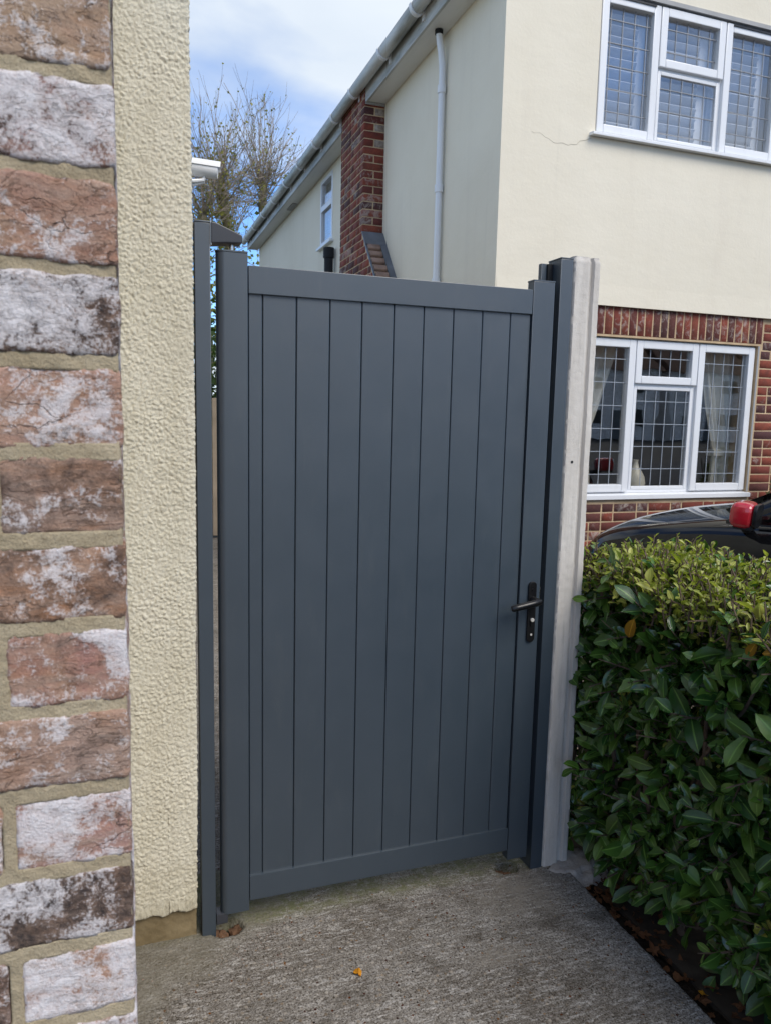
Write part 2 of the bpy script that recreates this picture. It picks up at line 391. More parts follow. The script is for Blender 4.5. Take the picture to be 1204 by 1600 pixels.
# clear thin glass
def m_glass(name, tint, f0=0.07):
    m = bpy.data.materials.new(name); m.use_nodes = True; t = m.node_tree; t.nodes.clear()
    o = t.nodes.new('ShaderNodeOutputMaterial'); mixn = t.nodes.new('ShaderNodeMixShader')
    tr = t.nodes.new('ShaderNodeBsdfTransparent'); tr.inputs['Color'].default_value = (*tint, 1)
    g = t.nodes.new('ShaderNodeBsdfGlossy'); g.inputs['Roughness'].default_value = 0.01
    nz = t.nodes.new('ShaderNodeTexNoise'); nz.inputs['Scale'].default_value = 2.2
    tcn = t.nodes.new('ShaderNodeTexCoord'); t.links.new(tcn.outputs['Object'], nz.inputs['Vector'])
    bp = t.nodes.new('ShaderNodeBump'); bp.inputs['Distance'].default_value = 0.006; bp.inputs['Strength'].default_value = 0.25
    t.links.new(nz.outputs['Fac'], bp.inputs['Height']); t.links.new(bp.outputs[0], g.inputs['Normal'])
    fr0 = t.nodes.new('ShaderNodeLayerWeight'); fr0.inputs['Blend'].default_value = 0.5
    fr = t.nodes.new('ShaderNodeMath'); fr.operation = 'POWER'; fr.inputs[1].default_value = 4.0
    t.links.new(fr0.outputs['Facing'], fr.inputs[0])
    mr = t.nodes.new('ShaderNodeMapRange'); mr.inputs['From Max'].default_value = 1.0
    mr.inputs['To Min'].default_value = f0; mr.inputs['To Max'].default_value = 0.95
    t.links.new(fr.outputs[0], mr.inputs['Value'])
    t.links.new(mr.outputs[0], mixn.inputs[0]); t.links.new(tr.outputs[0], mixn.inputs[1]); t.links.new(g.outputs[0], mixn.inputs[2])
    t.links.new(mixn.outputs[0], o.inputs['Surface'])
    return m
M_glass = m_glass('double_glazing', (0.96, 0.965, 0.97), 0.14)
M_carglass = m_glass('car_glass', (0.10, 0.11, 0.11), 0.06)

# plants and ground
def m_leaf(name, ca, cb, rough=0.3, spec=0.55, trans=0.25, vein=True):
    x = NT(name, rough, spec)
    tint = x.attr('tint', 'GEOMETRY')
    col = x.mix(tint, ca, cb)
    c = x.coord(9.0)
    col = x.mix(x.ramp(x.noise(c, 2.2, 4), [(0.4, 0.0), (0.8, 0.35)]), col, tuple(v * 0.55 for v in ca))
    col = x.mix(x.math('MULTIPLY', x.ramp(x.noise(c, 7, 3), [(0.68, 0.0), (0.73, 0.8)]), 0.7), col, (0.12, 0.07, 0.03))
    if 'laurel' in name: col = x.mix(x.ramp(x.attr('rib', 'GEOMETRY'), [(0.86, 0.0), (1.0, 0.55)]), col, tuple(min(1, v * 2.2 + .02) for v in cb))
    if trans:
        x.t.links.new(col, x.b.inputs['Base Color'])
        tl = x.n('ShaderNodeBsdfTranslucent', {'Color': x.mix(1.0, col, (1.5, 1.7, 0.6), 'MULTIPLY')})
        mxs = x.n('ShaderNodeMixShader', {0: trans, 1: x.b.outputs[0], 2: tl.outputs[0]})
        o = [n for n in x.t.nodes if n.type == 'OUTPUT_MATERIAL'][0]
        x.t.links.new(mxs.outputs[0], o.inputs['Surface'])
    nr = x.bump(x.noise(c, 120, 3), 0.0012, 0.5)
    return x.out(col, x.ramp(x.noise(c, 20, 3), [(0.3, rough - .08), (0.7, rough + .08)]), nr)
M_laurel = m_leaf('laurel_leaf', (0.025, 0.074, 0.016), (0.100, 0.190, 0.030), 0.16, 0.6, 0.12)
M_laurel_new = m_leaf('laurel_new_leaf', (0.19, 0.235, 0.036), (0.42, 0.42, 0.10), 0.36, 0.4, 0.3)
M_laurel_yel = m_leaf('laurel_yellow_leaf', (0.27, 0.135, 0.008), (0.40, 0.22, 0.015), 0.4, 0.4, 0.2)
M_treeleaf = m_leaf('autumn_tree_leaf', (0.15, 0.16, 0.040), (0.28, 0.25, 0.06), 0.6, 0.3, 0.3)
M_bushleaf = m_leaf('grey_green_leaf', (0.075, 0.090, 0.045), (0.17, 0.18, 0.10), 0.55, 0.3, 0.2)
M_darkleaf = m_leaf('garden_leaf', (0.03, 0.065, 0.015), (0.09, 0.13, 0.03), 0.5, 0.3, 0.2)
M_twig = m_plain('laurel_twig', (0.13, 0.095, 0.07), 0.85, 0.2, 0.3, 30)
M_bark = m_plain('tree_bark', (0.20, 0.175, 0.105), 0.9, 0.1, 0.35, 7)
M_shoot = m_plain('tree_shoot_bark', (0.30, 0.25, 0.20), 0.9, 0.1, 0.25, 7)
M_soil = m_plain('dark_soil', (0.028, 0.021, 0.016), 0.98, 0.1, 0.5, 30, bump=.012, bsc=60)
M_paver = m_plain('block_paver', (0.215, 0.165, 0.135), 0.92, 0.2, 0.25, 12, bump=.002, bsc=200)
M_jsand = m_plain('paver_joint_sand', (0.06, 0.048, 0.038), 0.98, 0.1, 0.3, 20)
M_asph = m_plain('road_asphalt', (0.05, 0.05, 0.052), 0.9, 0.2, 0.3, 3, bump=.004, bsc=90)
M_lawn = m_plain('grey_earth', (0.085, 0.082, 0.075), 0.95, 0.1, 0.4, 3)
M_fence = m_plain('tan_fence_wood', (0.42, 0.34, 0.255), 0.85, 0.2, 0.2, 4)
M_deadleaf = m_leaf('dead_leaf', (0.085, 0.038, 0.018), (0.20, 0.085, 0.035), 0.75, 0.2, 0.0)
M_yellowleaf = m_leaf('fallen_yellow_leaf', (0.55, 0.23, 0.012), (0.62, 0.30, 0.02), 0.6, 0.3, 0.0)
M_rubble = m_plain('brown_rubble', (0.15, 0.085, 0.052), 0.95, 0.1, 0.4, 25, bump=.006, bsc=70)
x = NT('black_car_paint', 0.18, 0.0); c = x.coord()
x.b.inputs['Coat Weight'].default_value = 1.0; x.b.inputs['Coat Roughness'].default_value = 0.03
M_car = x.out(x.ramp(x.noise(c, 3, 4), [(0.3, (0.006, 0.006, 0.007)), (0.7, (0.009, 0.009, 0.010))]), 0.5)
x = NT('silver_car_paint', 0.3, 0.5); c = x.coord()
x.b.inputs['Coat Weight'].default_value = 1.0; x.b.inputs['Metallic'].default_value = 0.6
M_silver = x.out(x.ramp(x.noise(c, 3, 4), [(0.3, (0.45, 0.47, 0.50)), (0.7, (0.48, 0.50, 0.53))]), 0.35)
x = NT('red_mirror_paint', 0.2, 0.5); c = x.coord()
x.b.inputs['Coat Weight'].default_value = 1.0; x.b.inputs['Coat Roughness'].default_value = 0.03
M_redp = x.out(x.ramp(x.noise(c, 5, 3), [(0.3, (0.42, 0.008, 0.020)), (0.7, (0.46, 0.010, 0.024))]), 0.25)
M_lamp = m_plain('headlamp_lens', (0.5, 0.52, 0.55), 0.1, 0.6)

# ------------------------------------------------------------------ ground
ground = MB().box(-150, 150, -150, 250, -0.6, -0.075).build('ground', M_lawn); tag(ground, kind='structure')
road = MB().box(-60, 60, -11.5, -4.5, -0.2, -0.06).build('road', M_asph); tag(road, kind='structure')

HOLES = [(0.256, 2.016, 0.044, 0.036, 0.050), (1.175, 2.030, 0.040, 0.026, 0.035)]
def path_h(px, py):
    z = 0.0018 * fb(px * 9, py * 9, 1.3) + 0.0016 * noise.noise(Vector((px * 22, py * 62 + 3 * noise.noise(Vector((px * 6, py * 3, 4))), 0.3))) + 0.0011 * noise.noise(Vector((px * 110, py * 110, 7)))
    pat = 0.0
    d = (px * 0.9 + (2.0 - py) * 1.15) + 0.07 * noise.noise(Vector((px * 7, py * 7, 9)))
    pat = .62 * min(1, max(0, (0.36 - d) / 0.10)) if py > 1.70 else 0
    z = z * (1 - 0.75 * pat) + 0.004 * pat
    for hx, hy, rx, ry, dp in HOLES:
        q = ((px - hx) / rx) ** 2 + ((py - hy) / ry) ** 2 + 0.35 * noise.noise(Vector((px * 45, py * 45, 2)))
        if q < 1.15: z -= dp * min(1, max(0, (1.15 - q) / 0.30))
    moss = min(1, max(0, (py - 1.985) / 0.06)) * (0.45 + 0.8 * (noise.noise(Vector((px * 12, py * 12, 5))) + .4))
    pale = max(0, 1 - (((px - 1.16) / 0.20) ** 2 + ((py - 1.90) / 0.13) ** 2)) + 0.9 * max(0, 1 - (((px - .95) / 0.10) ** 2 + ((py - 1.68) / 0.05) ** 2))
    return z, pat, max(0, min(1, moss)), min(1, pale)
nx, ny = 300, 210
xs = np.linspace(-0.35, 1.372, nx); ys = np.linspace(1.12, 2.30, ny)
V, F, PA, MO, PL = [], [], [], [], []
for j in range(ny):
    for i in range(nx):
        px, py = float(xs[i]), float(ys[j])
        z, a, b, d = path_h(px, py)
        if i == nx - 1: px += 0.010 * noise.noise(Vector((py * 14, 0, 0))) + 0.006 * noise.noise(Vector((py * 50, 0, 0))); z -= 0.006
        V.append((px, py, z)); PA.append(a); MO.append(b); PL.append(d)
for j in range(ny - 1):
    for i in range(nx - 1):
        a = j * nx + i; F.append((a, a + 1, a + 1 + nx, a + nx))
# broken edge going down into the bed
b0 = len(V)
for j in range(ny):
    p = V[j * nx + nx - 1]; V.append((p[0] + 0.004 * noise.noise(Vector((p[1] * 60, 3, 0))), p[1], -0.07)); PA.append(0); MO.append(0); PL.append(0)
for j in range(ny - 1):
    F.append((j * nx + nx - 1, b0 + j, b0 + j + 1, (j + 1) * nx + nx - 1))
b0 = len(V)
for (qx0, qx1, qy0, qy1) in ((-0.9, 1.372, -4.5, 1.12), (-0.9, 2.5, 2.30, 8.8), (-0.9, -0.35, 1.12, 2.30)):
    k = len(V); V += [(qx0, qy0, -.001), (qx1, qy0, -.001), (qx1, qy1, -.001), (qx0, qy1, -.001)]
    F.append((k, k + 1, k + 2, k + 3)); PA += [0] * 4; MO += [0] * 4; PL += [0] * 4
CRK = [(.330, 1.955), (.345, 1.915), (.338, 1.880), (.360, 1.840), (.352, 1.800), (.300, 1.792), (.240, 1.775), (.170, 1.780), (.09, 1.765), (.01, 1.77)]
me = rawmesh('path', V, F, M_conc)
for nm, dat in (('patch', PA), ('moss', MO), ('pale', PL)):
    at = me.attributes.new(nm, 'FLOAT', 'POINT'); at.data.foreach_set('value', dat)
path = link(bpy.data.objects.new('path', me)); tag(path, kind='structure')
ckp = []
for a_, b_ in zip(CRK[:-1], CRK[1:]):
    for q in range(8):
        t = q / 8; px = a_[0] + (b_[0] - a_[0]) * t + .004 * noise.noise(Vector((a_[0] * 90 + t * 7, 1, 2))); py = a_[1] + (b_[1] - a_[1]) * t + .004 * noise.noise(Vector((a_[1] * 90 + t * 7, 5, 2)))
        ckp.append((px, py, path_h(px, py)[0] - .0004))
MB().tube(ckp, [.0006 + .0010 * abs(noise.noise(Vector((i * .4, 0, 0)))) for i in range(len(ckp))], 5).build('crack', M_soil, path)

# planting bed under the hedge
V, F = [], []
bx = np.linspace(1.35, 2.00, 40); by = np.linspace(-1.0, 2.25, 140)
for yy in by:
    for xx in bx: V.append((float(xx), float(yy), -0.045 + 0.016 * fb(xx * 11, yy * 11, 0.7) + 0.006 * noise.noise(Vector((xx * 60, yy * 60, 1)))))
for j in range(len(by) - 1):
    for i in range(len(bx) - 1):
        a = j * len(bx) + i; F.append((a, a + 1, a + 1 + len(bx), a + len(bx)))
bed = link(bpy.data.objects.new('soil_bed', rawmesh('soil_bed', V, F, M_soil))); tag(bed, kind='structure')

# block-paved drive
drive = MB().box(1.44, 9.0, -4.5, 4.96, -0.4, -0.030).build('driveway', M_jsand); tag(drive, kind='structure')
pv_mesh = MB().box(-0.098, 0.098, -0.048, 0.048, -0.04, 0.0).mesh('paver', M_paver, bevel=0.005, segs=1)
count = 0; rest = MB()
T = Matrix.Rotation(R_(45), 2)
for i in range(-60, 60):
    for j in range(-60, 60):
        for o in (0, 1):
            # herringbone lattice: horizontal block at (i,j) and vertical block beside it
            u = (i + 1 * j) * 0.1 + (0.05 if o else 0.1) + (0.2 if False else 0)
            v = (j - i) * 0.1 + (0.1 if o else 0.05)
            if o: u += 0.2
            if ((i) % 2): continue
            pxy = T @ Vector((u, v)); X, Y = pxy.x + 3.0, pxy.y + 3.0
            if not (2.02 < X < 5.5 and -1.0 < Y < 4.9) and not (1.5 < X <= 2.02 and 2.3 < Y < 4.9): continue
            if X < 3.3 and 2.2 < Y < 4.9 and count < 290:
                b = link(bpy.data.objects.new('paver', pv_mesh), drive)
                b.location = (X, Y, 0.001 + random.uniform(-.002, .002)); b.rotation_euler = (0, 0, R_(45) + (PI / 2 if o else 0)); count += 1
            else:
                c, s = (Matrix.Rotation(R_(45) + (PI / 2 if o else 0), 2))[0][0], (Matrix.Rotation(R_(45) + (PI / 2 if o else 0), 2))[1][0]
                k = [(X + c * a - s * b_, Y + s * a + c * b_) for a, b_ in ((-.098, -.048), (.098, -.048), (.098, .048), (-.098, .048))]
                rest.add([(q[0], q[1], -0.001) for q in k] + [(q[0], q[1], -0.025) for q in k], [(0, 1, 2, 3), (0, 4, 5, 1), (1, 5, 6, 2), (2, 6, 7, 3), (3, 7, 4, 0)])
rp = rest.build('paving_field', M_paver, drive); tag(rp, kind='stuff')

# ------------------------------------------------------------------ neighbour's house
HX0, HX1, HY0, HY1, HZ = 2.55, 8.60, 4.95, 14.73, 4.56
house = empty('house', (HX0, HY0, 0))
tag(house, 'cream rendered two storey house with red brick ground floor behind the gate', 'house')
H = Vector((HX0, HY0, 0))
class HB(MB):
    """house pieces are given in world coordinates and stored relative to the house base"""
    def build(s, name, m, parent=None, **k):
        par = parent if parent is not None else house
        off = H if par is house else H + par.location
        s.v = [(p[0] - off.x, p[1] - off.y, p[2] - off.z) for p in s.v]
        return MB.build(s, name, m, par, **k)
# upper front wall round the window opening, with gable above
UW = (3.315, 5.030, 3.575, 4.545)
LW = (3.265, 5.045, 0.900, 2.125)
fw = HB()
fw.box(HX0, UW[0], HY0, HY0 + .28, 2.37, 4.62).box(UW[1], HX1, HY0, HY0 + .28, 2.37, 4.62)
fw.box(UW[0], UW[1], HY0, HY0 + .28, 2.37, UW[2] - .03).box(UW[0], UW[1], HY0, HY0 + .28, UW[3] + .03, 4.62)
fw.prism([(HX0, 4.62), (HX1, 4.62), ((HX0 + HX1) / 2, 7.3)], 'y', HY0, HY0 + .28)
fw.prism([(HY0 - .005, 2.352), (HY0 + .02, 2.352), (HY0 + .02, 2.50), (HY0 - .0005, 2.50)], 'x', HX0 + .01, HX1)   # bell-cast drip
front = fw.build('front_wall', M_render)
sw = HB()
SWIN = (9.42, 10.02, 3.66, 4.50)
sw.box(HX0, HX0 + .28, HY0 + .28, SWIN[0], 0, 4.62).box(HX0, HX0 + .28, SWIN[1], HY1, 0, 4.62)
sw.box(HX0, HX0 + .28, SWIN[0], SWIN[1], 0, SWIN[2]).box(HX0, HX0 + .28, SWIN[0], SWIN[1], SWIN[3], 4.62)
side = sw.build('side_wall', M_render)
HB().box(HX0 + .28, HX1, HY1 - .28, HY1, 0, 4.62).box(HX1 - .28, HX1, HY0 + .28, HY1 - .28, 0, 4.62).build('rear_wall', M_render)
HB().box(HX0 + .28, HX1 - .28, HY0 + .28, HY1 - .28, 2.42, 2.5).box(HX0 + .28, HX1 - .28, HY0 + .28, HY1 - .28, 4.56, 4.60).build('floor_slab', M_room)
HB().box(HX0 + .28, HX1 - .28, 8.0, 8.1, 0.1, 4.55).build('room_wall', M_room)
# crack from the sill corner
cr_ = HB(); pts = []
for i in range(22):
    t = i / 21; pts.append((3.285 - 0.50 * t, HY0 - .0002, 3.535 - 0.062 * math.sin(PI * min(1, t * 1.15)) + .02 * fb(t * 9, 2, 0) - 0.03 * t))
cr_.tube(pts, [0.0024 * (1 - .7 * i / 21) for i in range(22)], 4)
cr_.build('hairline_crack', M_crack, front)
# roof: two slopes over the gable
rf = HB(); rx = (HX0 + HX1) / 2
sl = (7.36 - 4.70) / (rx - 2.33)
for sgn in (1, -1):
    e = 2.30 if sgn > 0 else HX1 + .25
    v = [(e, HY0 - .12, 4.69), (rx, HY0 - .12, 7.42), (rx, HY1 + .18, 7.42), (e, HY1 + .18, 4.69)]
    v += [(p[0], p[1], p[2] + .06) for p in v]
    rf.add(v, [(0, 1, 2, 3), (4, 7, 6, 5), (0, 4, 5, 1), (1, 5, 6, 2), (2, 6, 7, 3), (3, 7, 4, 0)])
rf.build('roof', M_tile)
HB().box(2.365, HX0 - .002, HY0 - .10, HY1 + .14, HZ, HZ + .014).build('soffit', M_soffit)
HB().box(2.345, 2.365, HY0 - .10, HY1 + .15, HZ - .012, HZ + .15).build('fascia', M_grime)
HB().box(2.46, 2.53, 11.35, 11.75, HZ - .012, HZ).build('soffit_vent', M_sealgrey)
gut = HB()
prof = [(2.335 - .055 + .058 * math.cos(a), 4.715 - .075 * math.sin(a)) for a in [PI * k / 12 for k in range(13)]]
prof += [(2.335 - .055 + .053 * math.cos(a), 4.717 - .068 * math.sin(a)) for a in [PI * k / 12 for k in range(12, -1, -1)]]
gut.prism(prof, 'y', HY0 - .12, HY1 + .16)
gutter = gut.build('gutter', M_grime)
bprof = [(2.28 + .066 * math.cos(a), 4.715 - .084 * math.sin(a)) for a in [PI * k / 12 for k in range(13)]]
bprof += [(2.28 + .0585 * math.cos(a), 4.716 - .0755 * math.sin(a)) for a in [PI * k / 12 for k in range(12, -1, -1)]]
bb = MB().prism([(p[0] - 2.28, p[1] - 4.70) for p in bprof], 'y', -.022, .022).box(.05, .066, -.02, .02, -.09, .01).mesh('gutter_bracket', M_upvc)
for yb in (5.15, 5.95, 6.75, 7.65, 8.35, 9.2, 10.05, 10.9, 11.8, 12.7, 13.6, 14.5):
    o = link(bpy.data.objects.new('gutter_bracket', bb), gutter); o.location = Vector((2.28, yb, 4.70)) - H
# downpipe with swan neck
dp = HB()
dp.tube([(2.512, 5.95, 0.1), (2.512, 5.95, 4.26), (2.510, 5.95, 4.31), (2.495, 5.945, 4.40), (2.475, 5.94, 4.49), (2.468, 5.94, 4.56)], 0.027, 14)
for zc in (4.12, 3.35, 2.6): dp.lathe([(.029, zc - .03), (.035, zc - .03), (.035, zc + .03), (.029, zc + .03)], 14, (2.512, 5.95, 0))
dpo = dp.build('downpipe', M_upvc, smooth=True)
HB().lathe([(.029, 4.525), (.033, 4.525), (.033, 4.562), (.029, 4.562)], 12, (2.468, 5.94, 0)).build('dark_spigot', M_rubber)
# black soil pipe
sp_ = HB().lathe([(.055, 0.0), (.055, 3.40), (.068, 3.40), (.068, 3.52), (.05, 3.52), (.05, 3.46)], 18, (2.47, 9.29, 0))
sp_.build('soil_pipe', M_rubber, smooth=True)

# brick pieces shared by house brickwork
def brickmesh(name, lx, ly, lz, m, seed, jit=0.0015):
    r = random.Random(seed); b = MB().box(-lx / 2, lx / 2, -ly / 2, ly / 2, -lz / 2, lz / 2)
    b.v = [tuple(c + r.uniform(-jit, jit) for c in p) for p in b.v]
    return b.mesh(name, m, bevel=0.003, segs=1, angle=60)
REDS = [(0.215, 0.048, 0.030), (0.175, 0.040, 0.028), (0.26, 0.066, 0.038), (0.13, 0.036, 0.030), (0.075, 0.032, 0.033), (0.20, 0.052, 0.032), (0.105, 0.036, 0.031), (0.235, 0.055, 0.034)]
_bm = {}
def put_brick(parent, size, loc, rz=0.0, name='brick', mat=None, tilt=0, offs=None):
    key = (tuple(round(s, 4) for s in size), mat.name if mat else '')
    if key not in _bm: _bm[key] = [brickmesh('brick', *size, mat or M_red, k) for k in range(3)]
    o = bpy.data.objects.new(name, random.choice(_bm[key])); link(o, parent)
    o.location = Vector(loc) - (offs if offs is not None else H)
    o.rotation_euler = (tilt, random.uniform(-.006, .006), rz + random.uniform(-.006, .006))
    o.color = (*random.choice(REDS), 1); o['bloom'] = random.random() ** 2
    return o
# ground-floor brickwork: mortar backing, bricks proud of it
lowerw = HB()
FY = HY0 + .022
lowerw.box(HX0 + .01, LW[0], FY + .003, FY + .24, 0, 2.36).box(LW[1], HX1, FY + .003, FY + .24, 0, 2.36)
lowerw.box(LW[0], LW[1], FY + .003, FY + .24, 0, LW[2] - .045).box(LW[0], LW[1], FY + .003, FY + .24, LW[3] + .02, 2.36)
lw = lowerw.build('ground_floor_wall', M_lime)
CP = 0.0745
def course_bricks(xa, xb, z, k):
    """Flemish-like mix of stretchers and headers between xa and xb"""
    out = []; xx = xa; i = k % 2
    while xx < xb - 0.03:
        L = 0.215 if (i % 2 == 0) else 0.1025
        if k % 3 == 1: L = 0.1025 if i % 2 == 0 else 0.215
        L = min(L, xb - xx); out.append((xx + L / 2, L)); xx += L + 0.010; i += 1
    return out
for k in range(3, 31):
    z = 0.04 + CP * k
    if z > 2.34: break
    if z < LW[2] - .06: segs = [(2.58, 5.62)]
    elif z > LW[3] - .0: segs = [(2.58, 3.21), (5.095, 5.62)]
    else: segs = [(2.58, LW[0] - .012), (LW[1] + .035, 5.62)]
    for xa, xb in segs:
        for xc, L in course_bricks(xa, xb, z, k):
            put_brick(lw, (round(L, 3), 0.06, 0.065), (xc, FY + .030, z))
# the rest of the wall beyond the frame, as one field of bricks
fieldb = HB()
for k in range(0, 31):
    z = 0.04 + CP * k
    if z > 2.34: break
    for xc, L in course_bricks(5.63, 8.56, z, k):
        j = random.uniform(-.0015, .0015); fieldb.box(xc - L / 2, xc + L / 2, FY + j, FY + .05, z - .0325, z + .0325)
    if k < 3:
        for xc, L in course_bricks(2.58, 5.62, z, k): fieldb.box(xc - L / 2, xc + L / 2, FY + .001, FY + .05, z - .0325, z + .0325)
fo = fieldb.build('brick_field', M_red, lw); fo.color = (0.19, 0.046, 0.030, 1); tag(fo, kind='stuff')
nsol = 25
for k in range(nsol):
    xx = 3.222 + 0.0748 * k + .03
    b = put_brick(lw, (0.0655, 0.06, 0.212), (xx, FY + .030, 2.248)); b['bloom'] = 0.25 + .5 * random.random()
HB().box(LW[0] - .02, LW[1] + .02, FY - .002, FY + .08, LW[3], LW[3] + .016).build('window_head_mortar', M_lime)
HB().box(LW[1] + .002, LW[1] + .018, FY - .001, FY + .06, LW[2], LW[3]).build('reveal_edge', M_sealgrey)

# windows -------------------------------------------------------------
def window(x0, x1, z0, z1, yf, mull, trans, lattice, name='window', leadmat=M_camlead, vents=False, sill_h=.03, sill_out=.05):
    """three light casement window: outer frame, sashes, panes, lead lattice, sill"""
    org = Vector(((x0 + x1) / 2, yf, z0)) - H
    fr = HB(); fr.v = []
    d0, d1 = yf + .03, yf + .10
    t = .030
    fr.box(x0, x0 + t, d0, d1, z0, z1).box(x1 - t, x1, d0, d1, z0, z1)
    fr.box(x0 + t, x1 - t, d0, d1, z0, z0 + t).box(x0 + t, x1 - t, d0, d1, z1 - t, z1)
    m0, m1 = mull
    for mx_ in (m0, m1): fr.box(mx_ - .02, mx_ + .02, d0 + .002, d1, z0 + t, z1 - t)
    fr.box(m0 + .02, m1 - .02, d0 + .003, d1, trans - .02, trans + .02)
    ob = bpy.data.objects.new(name, None); ob.location = org; link(ob, house)
    class WB(MB):
        def build(s, nm, m, **k):
            o_ = H + org
            s.v = [(p[0] - o_.x, p[1] - o_.y, p[2] - o_.z) for p in s.v]
            return MB.build(s, nm, m, ob, **k)
    w = WB(); w.v, w.f = fr.v, fr.f; w.build('frame', M_upvc, bevel=.004)
    lights = [(x0 + .012, m0 - .004, z0 + .012, z1 - .012, True), (m0 + .004, m1 - .004, trans + .004, z1 - .012, True),
              (m0 + .016, m1 - .016, z0 + .026, trans - .016, False), (m1 + .004, x1 - .012, z0 + .012, z1 - .012, True)]
    panes = []
    for i, (a, b, c, d, sash) in enumerate(lights):
        s = WB(); wd = .060 if sash else .028
        ys, ye = (yf + .004, yf + .07) if sash else (yf + .026, yf + .07)
        s.box(a, a + wd, ys, ye, c, d).box(b - wd, b, ys, ye, c, d).box(a + wd, b - wd, ys, ye, c, c + wd).box(a + wd, b - wd, ys, ye, d - wd, d)
        s.build('sash' if sash else 'fixed_bead', M_upvc, bevel=.007)
        pa, pb, pc, pd = a + wd, b - wd, c + wd, d - wd
        panes.append((pa, pb, pc, pd))
        WB().box(pa - .004, pb + .004, yf + .040, yf + .044, pc - .004, pd + .004).build('pane', M_glass)
        g = WB()
        nxl = max(2, round((pb - pa) / lattice[0])); nzl = max(2, round((pd - pc) / lattice[1]))
        if i == 0: nxl_off = 0.5
        for q in range(nxl + 1):
            xx = pa + (q + (0.55 if i in (0,) else 0.45)) * lattice[0] - (0.05 if i in (1, 2) else 0.02)
            if pa + .01 < xx < pb - .01: g.box(xx - .0027, xx + .0027, yf + .036, yf + .0395, pc, pd)
        for q in range(nzl + 1):
            zz = pd - .09 - q * lattice[1] + (0.02 if i == 1 else 0)
            if pc + .01 < zz < pd - .01: g.box(pa, pb, yf + .0355, yf + .039, zz - .0027, zz + .0027)
        g.build('lead_lattice', leadmat)
        if vents and i in (0, 3):
            WB().box(a + .06, b - .05, yf - .004, yf + .010, d - .018, d - .006).build('trickle_vent', M_black)
    s = WB().prism([(yf + .03, z0), (yf - sill_out, z0 - .010), (yf - sill_out, z0 - sill_h), (yf - sill_out + .012, z0 - sill_h), (yf + .03, z0 - sill_h + .004)], 'x', x0 - .045, x1 + .03)
    s.build('sill', M_upvc, bevel=.003)
    return ob, panes
uwin, up = window(*UW, HY0, (3.842, 4.452), 4.115, (0.105, 0.158), leadmat=M_camlead, vents=True)
tag(uwin, 'upstairs leaded window with white louvre shutters inside')
HB().box(UW[0] - .01, UW[1] + .01, HY0 - .010, HY0 + .05, UW[3], UW[3] + .030).build('head_strip', M_sealgrey)  # grey strip along the top of the upstairs window frame
lwin, lp = window(*LW, FY + .012, (3.838, 4.452), 1.775, (0.100, 0.182), leadmat=M_camwhite, sill_h=.045, sill_out=.035)
tag(lwin, 'downstairs leaded window with cream curtains inside')
# plantation shutters behind the upstairs panes
slat_cache = {}
def local_to(ob, world):
    return Vector(world) - H - ob.location
for (pa, pb, pc, pd, rs) in ((up[0][0] - .05, up[0][1] - .055, up[0][2] - .05, up[0][3] + .05, .075),
                             (up[2][0] - .03, up[2][1] - .105, up[2][2] - .05, up[1][3] + .05, .09),
                             (up[3][0] - .05, up[3][1] - .08, up[3][2] - .05, up[3][3] + .05, .075)):
    yy = HY0 + .135
    fr = MB().box(pb, pb + rs, -.014, .014, pc - .05, pd + .05).box(pa - .05, pa, -.014, .014, pc - .05, pd + .05)
    L = H + uwin.location
    fr.v = [(p[0] - L.x, p[1] + yy - L.y, p[2] - L.z) for p in fr.v]
    fr.build('shutter_stile', M_slat, uwin, bevel=.003)
    w = round(pb - pa - .004, 3)
    if w not in slat_cache:
        pr = [(-.042, 0), (-.040, .0035), (-.026, .006), (0, .008), (.026, .006), (.041, 0), (.026, -.006), (0, -.008), (-.026, -.006), (-.040, -.0035)]
        slat_cache[w] = MB().prism(pr, 'x', -w / 2, w / 2).mesh('shutter_slat', M_slat, smooth=True, angle=50)
    z = pc + .01
    while z < pd:
        o = link(bpy.data.objects.new('shutter_slat', slat_cache[w]), uwin)
        o.location = local_to(uwin, ((pa + pb) / 2, yy, z)); o.rotation_euler = (R_(-38 + random.uniform(-2, 2)), 0, 0); z += .0755
# room behind the shutters
HB().box(3.0, 5.4, HY0 + .95, HY0 + 1.0, 3.3, 4.56).build('upstairs_partition', M_room)
# curtains (hang inside the downstairs window)
def curtain(xo, xi_top, xi_tie, ztie, y, label, sgn):
    V, F = [], []; nz, nu = 60, 44
    for j in range(nz + 1):
        z = 0.45 + (2.16 - 0.45) * j / nz
        if z > ztie:
            t = (z - ztie) / (2.16 - ztie); xi = xi_tie + (xi_top - xi_tie) * (t ** 0.8)
        else:
            t = (ztie - z) / (ztie - .45); xi = xi_tie + (xi_top - xi_tie) * .22 * (t ** .6)
        for i in range(nu + 1):
            u = i / nu
            xx = xo + (xi - xo) * u
            sag = -.05 * math.sin(PI * u) * max(0, (z - ztie)) if z > ztie else 0
            yy = y + .028 * math.sin(u * 34 + 1.5 * math.sin(z * 2)) * (0.5 + .5 * u) + .02 * math.sin(u * 11)
            V.append((xx, yy, z + sag))
    for j in range(nz):
        for i in range(nu):
            a = j * (nu + 1) + i; F.append((a, a + 1, a + nu + 2, a + nu + 1))
    o = link(bpy.data.objects.new('curtain', rawmesh('curtain', V, F, M_curtain)))
    m = o.modifiers.new('thick', 'SOLIDIFY'); m.thickness = .002
    t = MB().box(min(xo, xi_tie + .02 * sgn), max(xo, xi_tie + .02 * sgn), y - .05, y + .05, ztie - .03, ztie + .03).build('tie_band', M_curtain, o, bevel=.01)
    tag(o, label, 'curtain', 'cream curtains in the downstairs window')
curtain(3.28, 3.86, 3.56, 1.36, 5.22, 'cream curtain tied back at the left side of the downstairs window', 1)
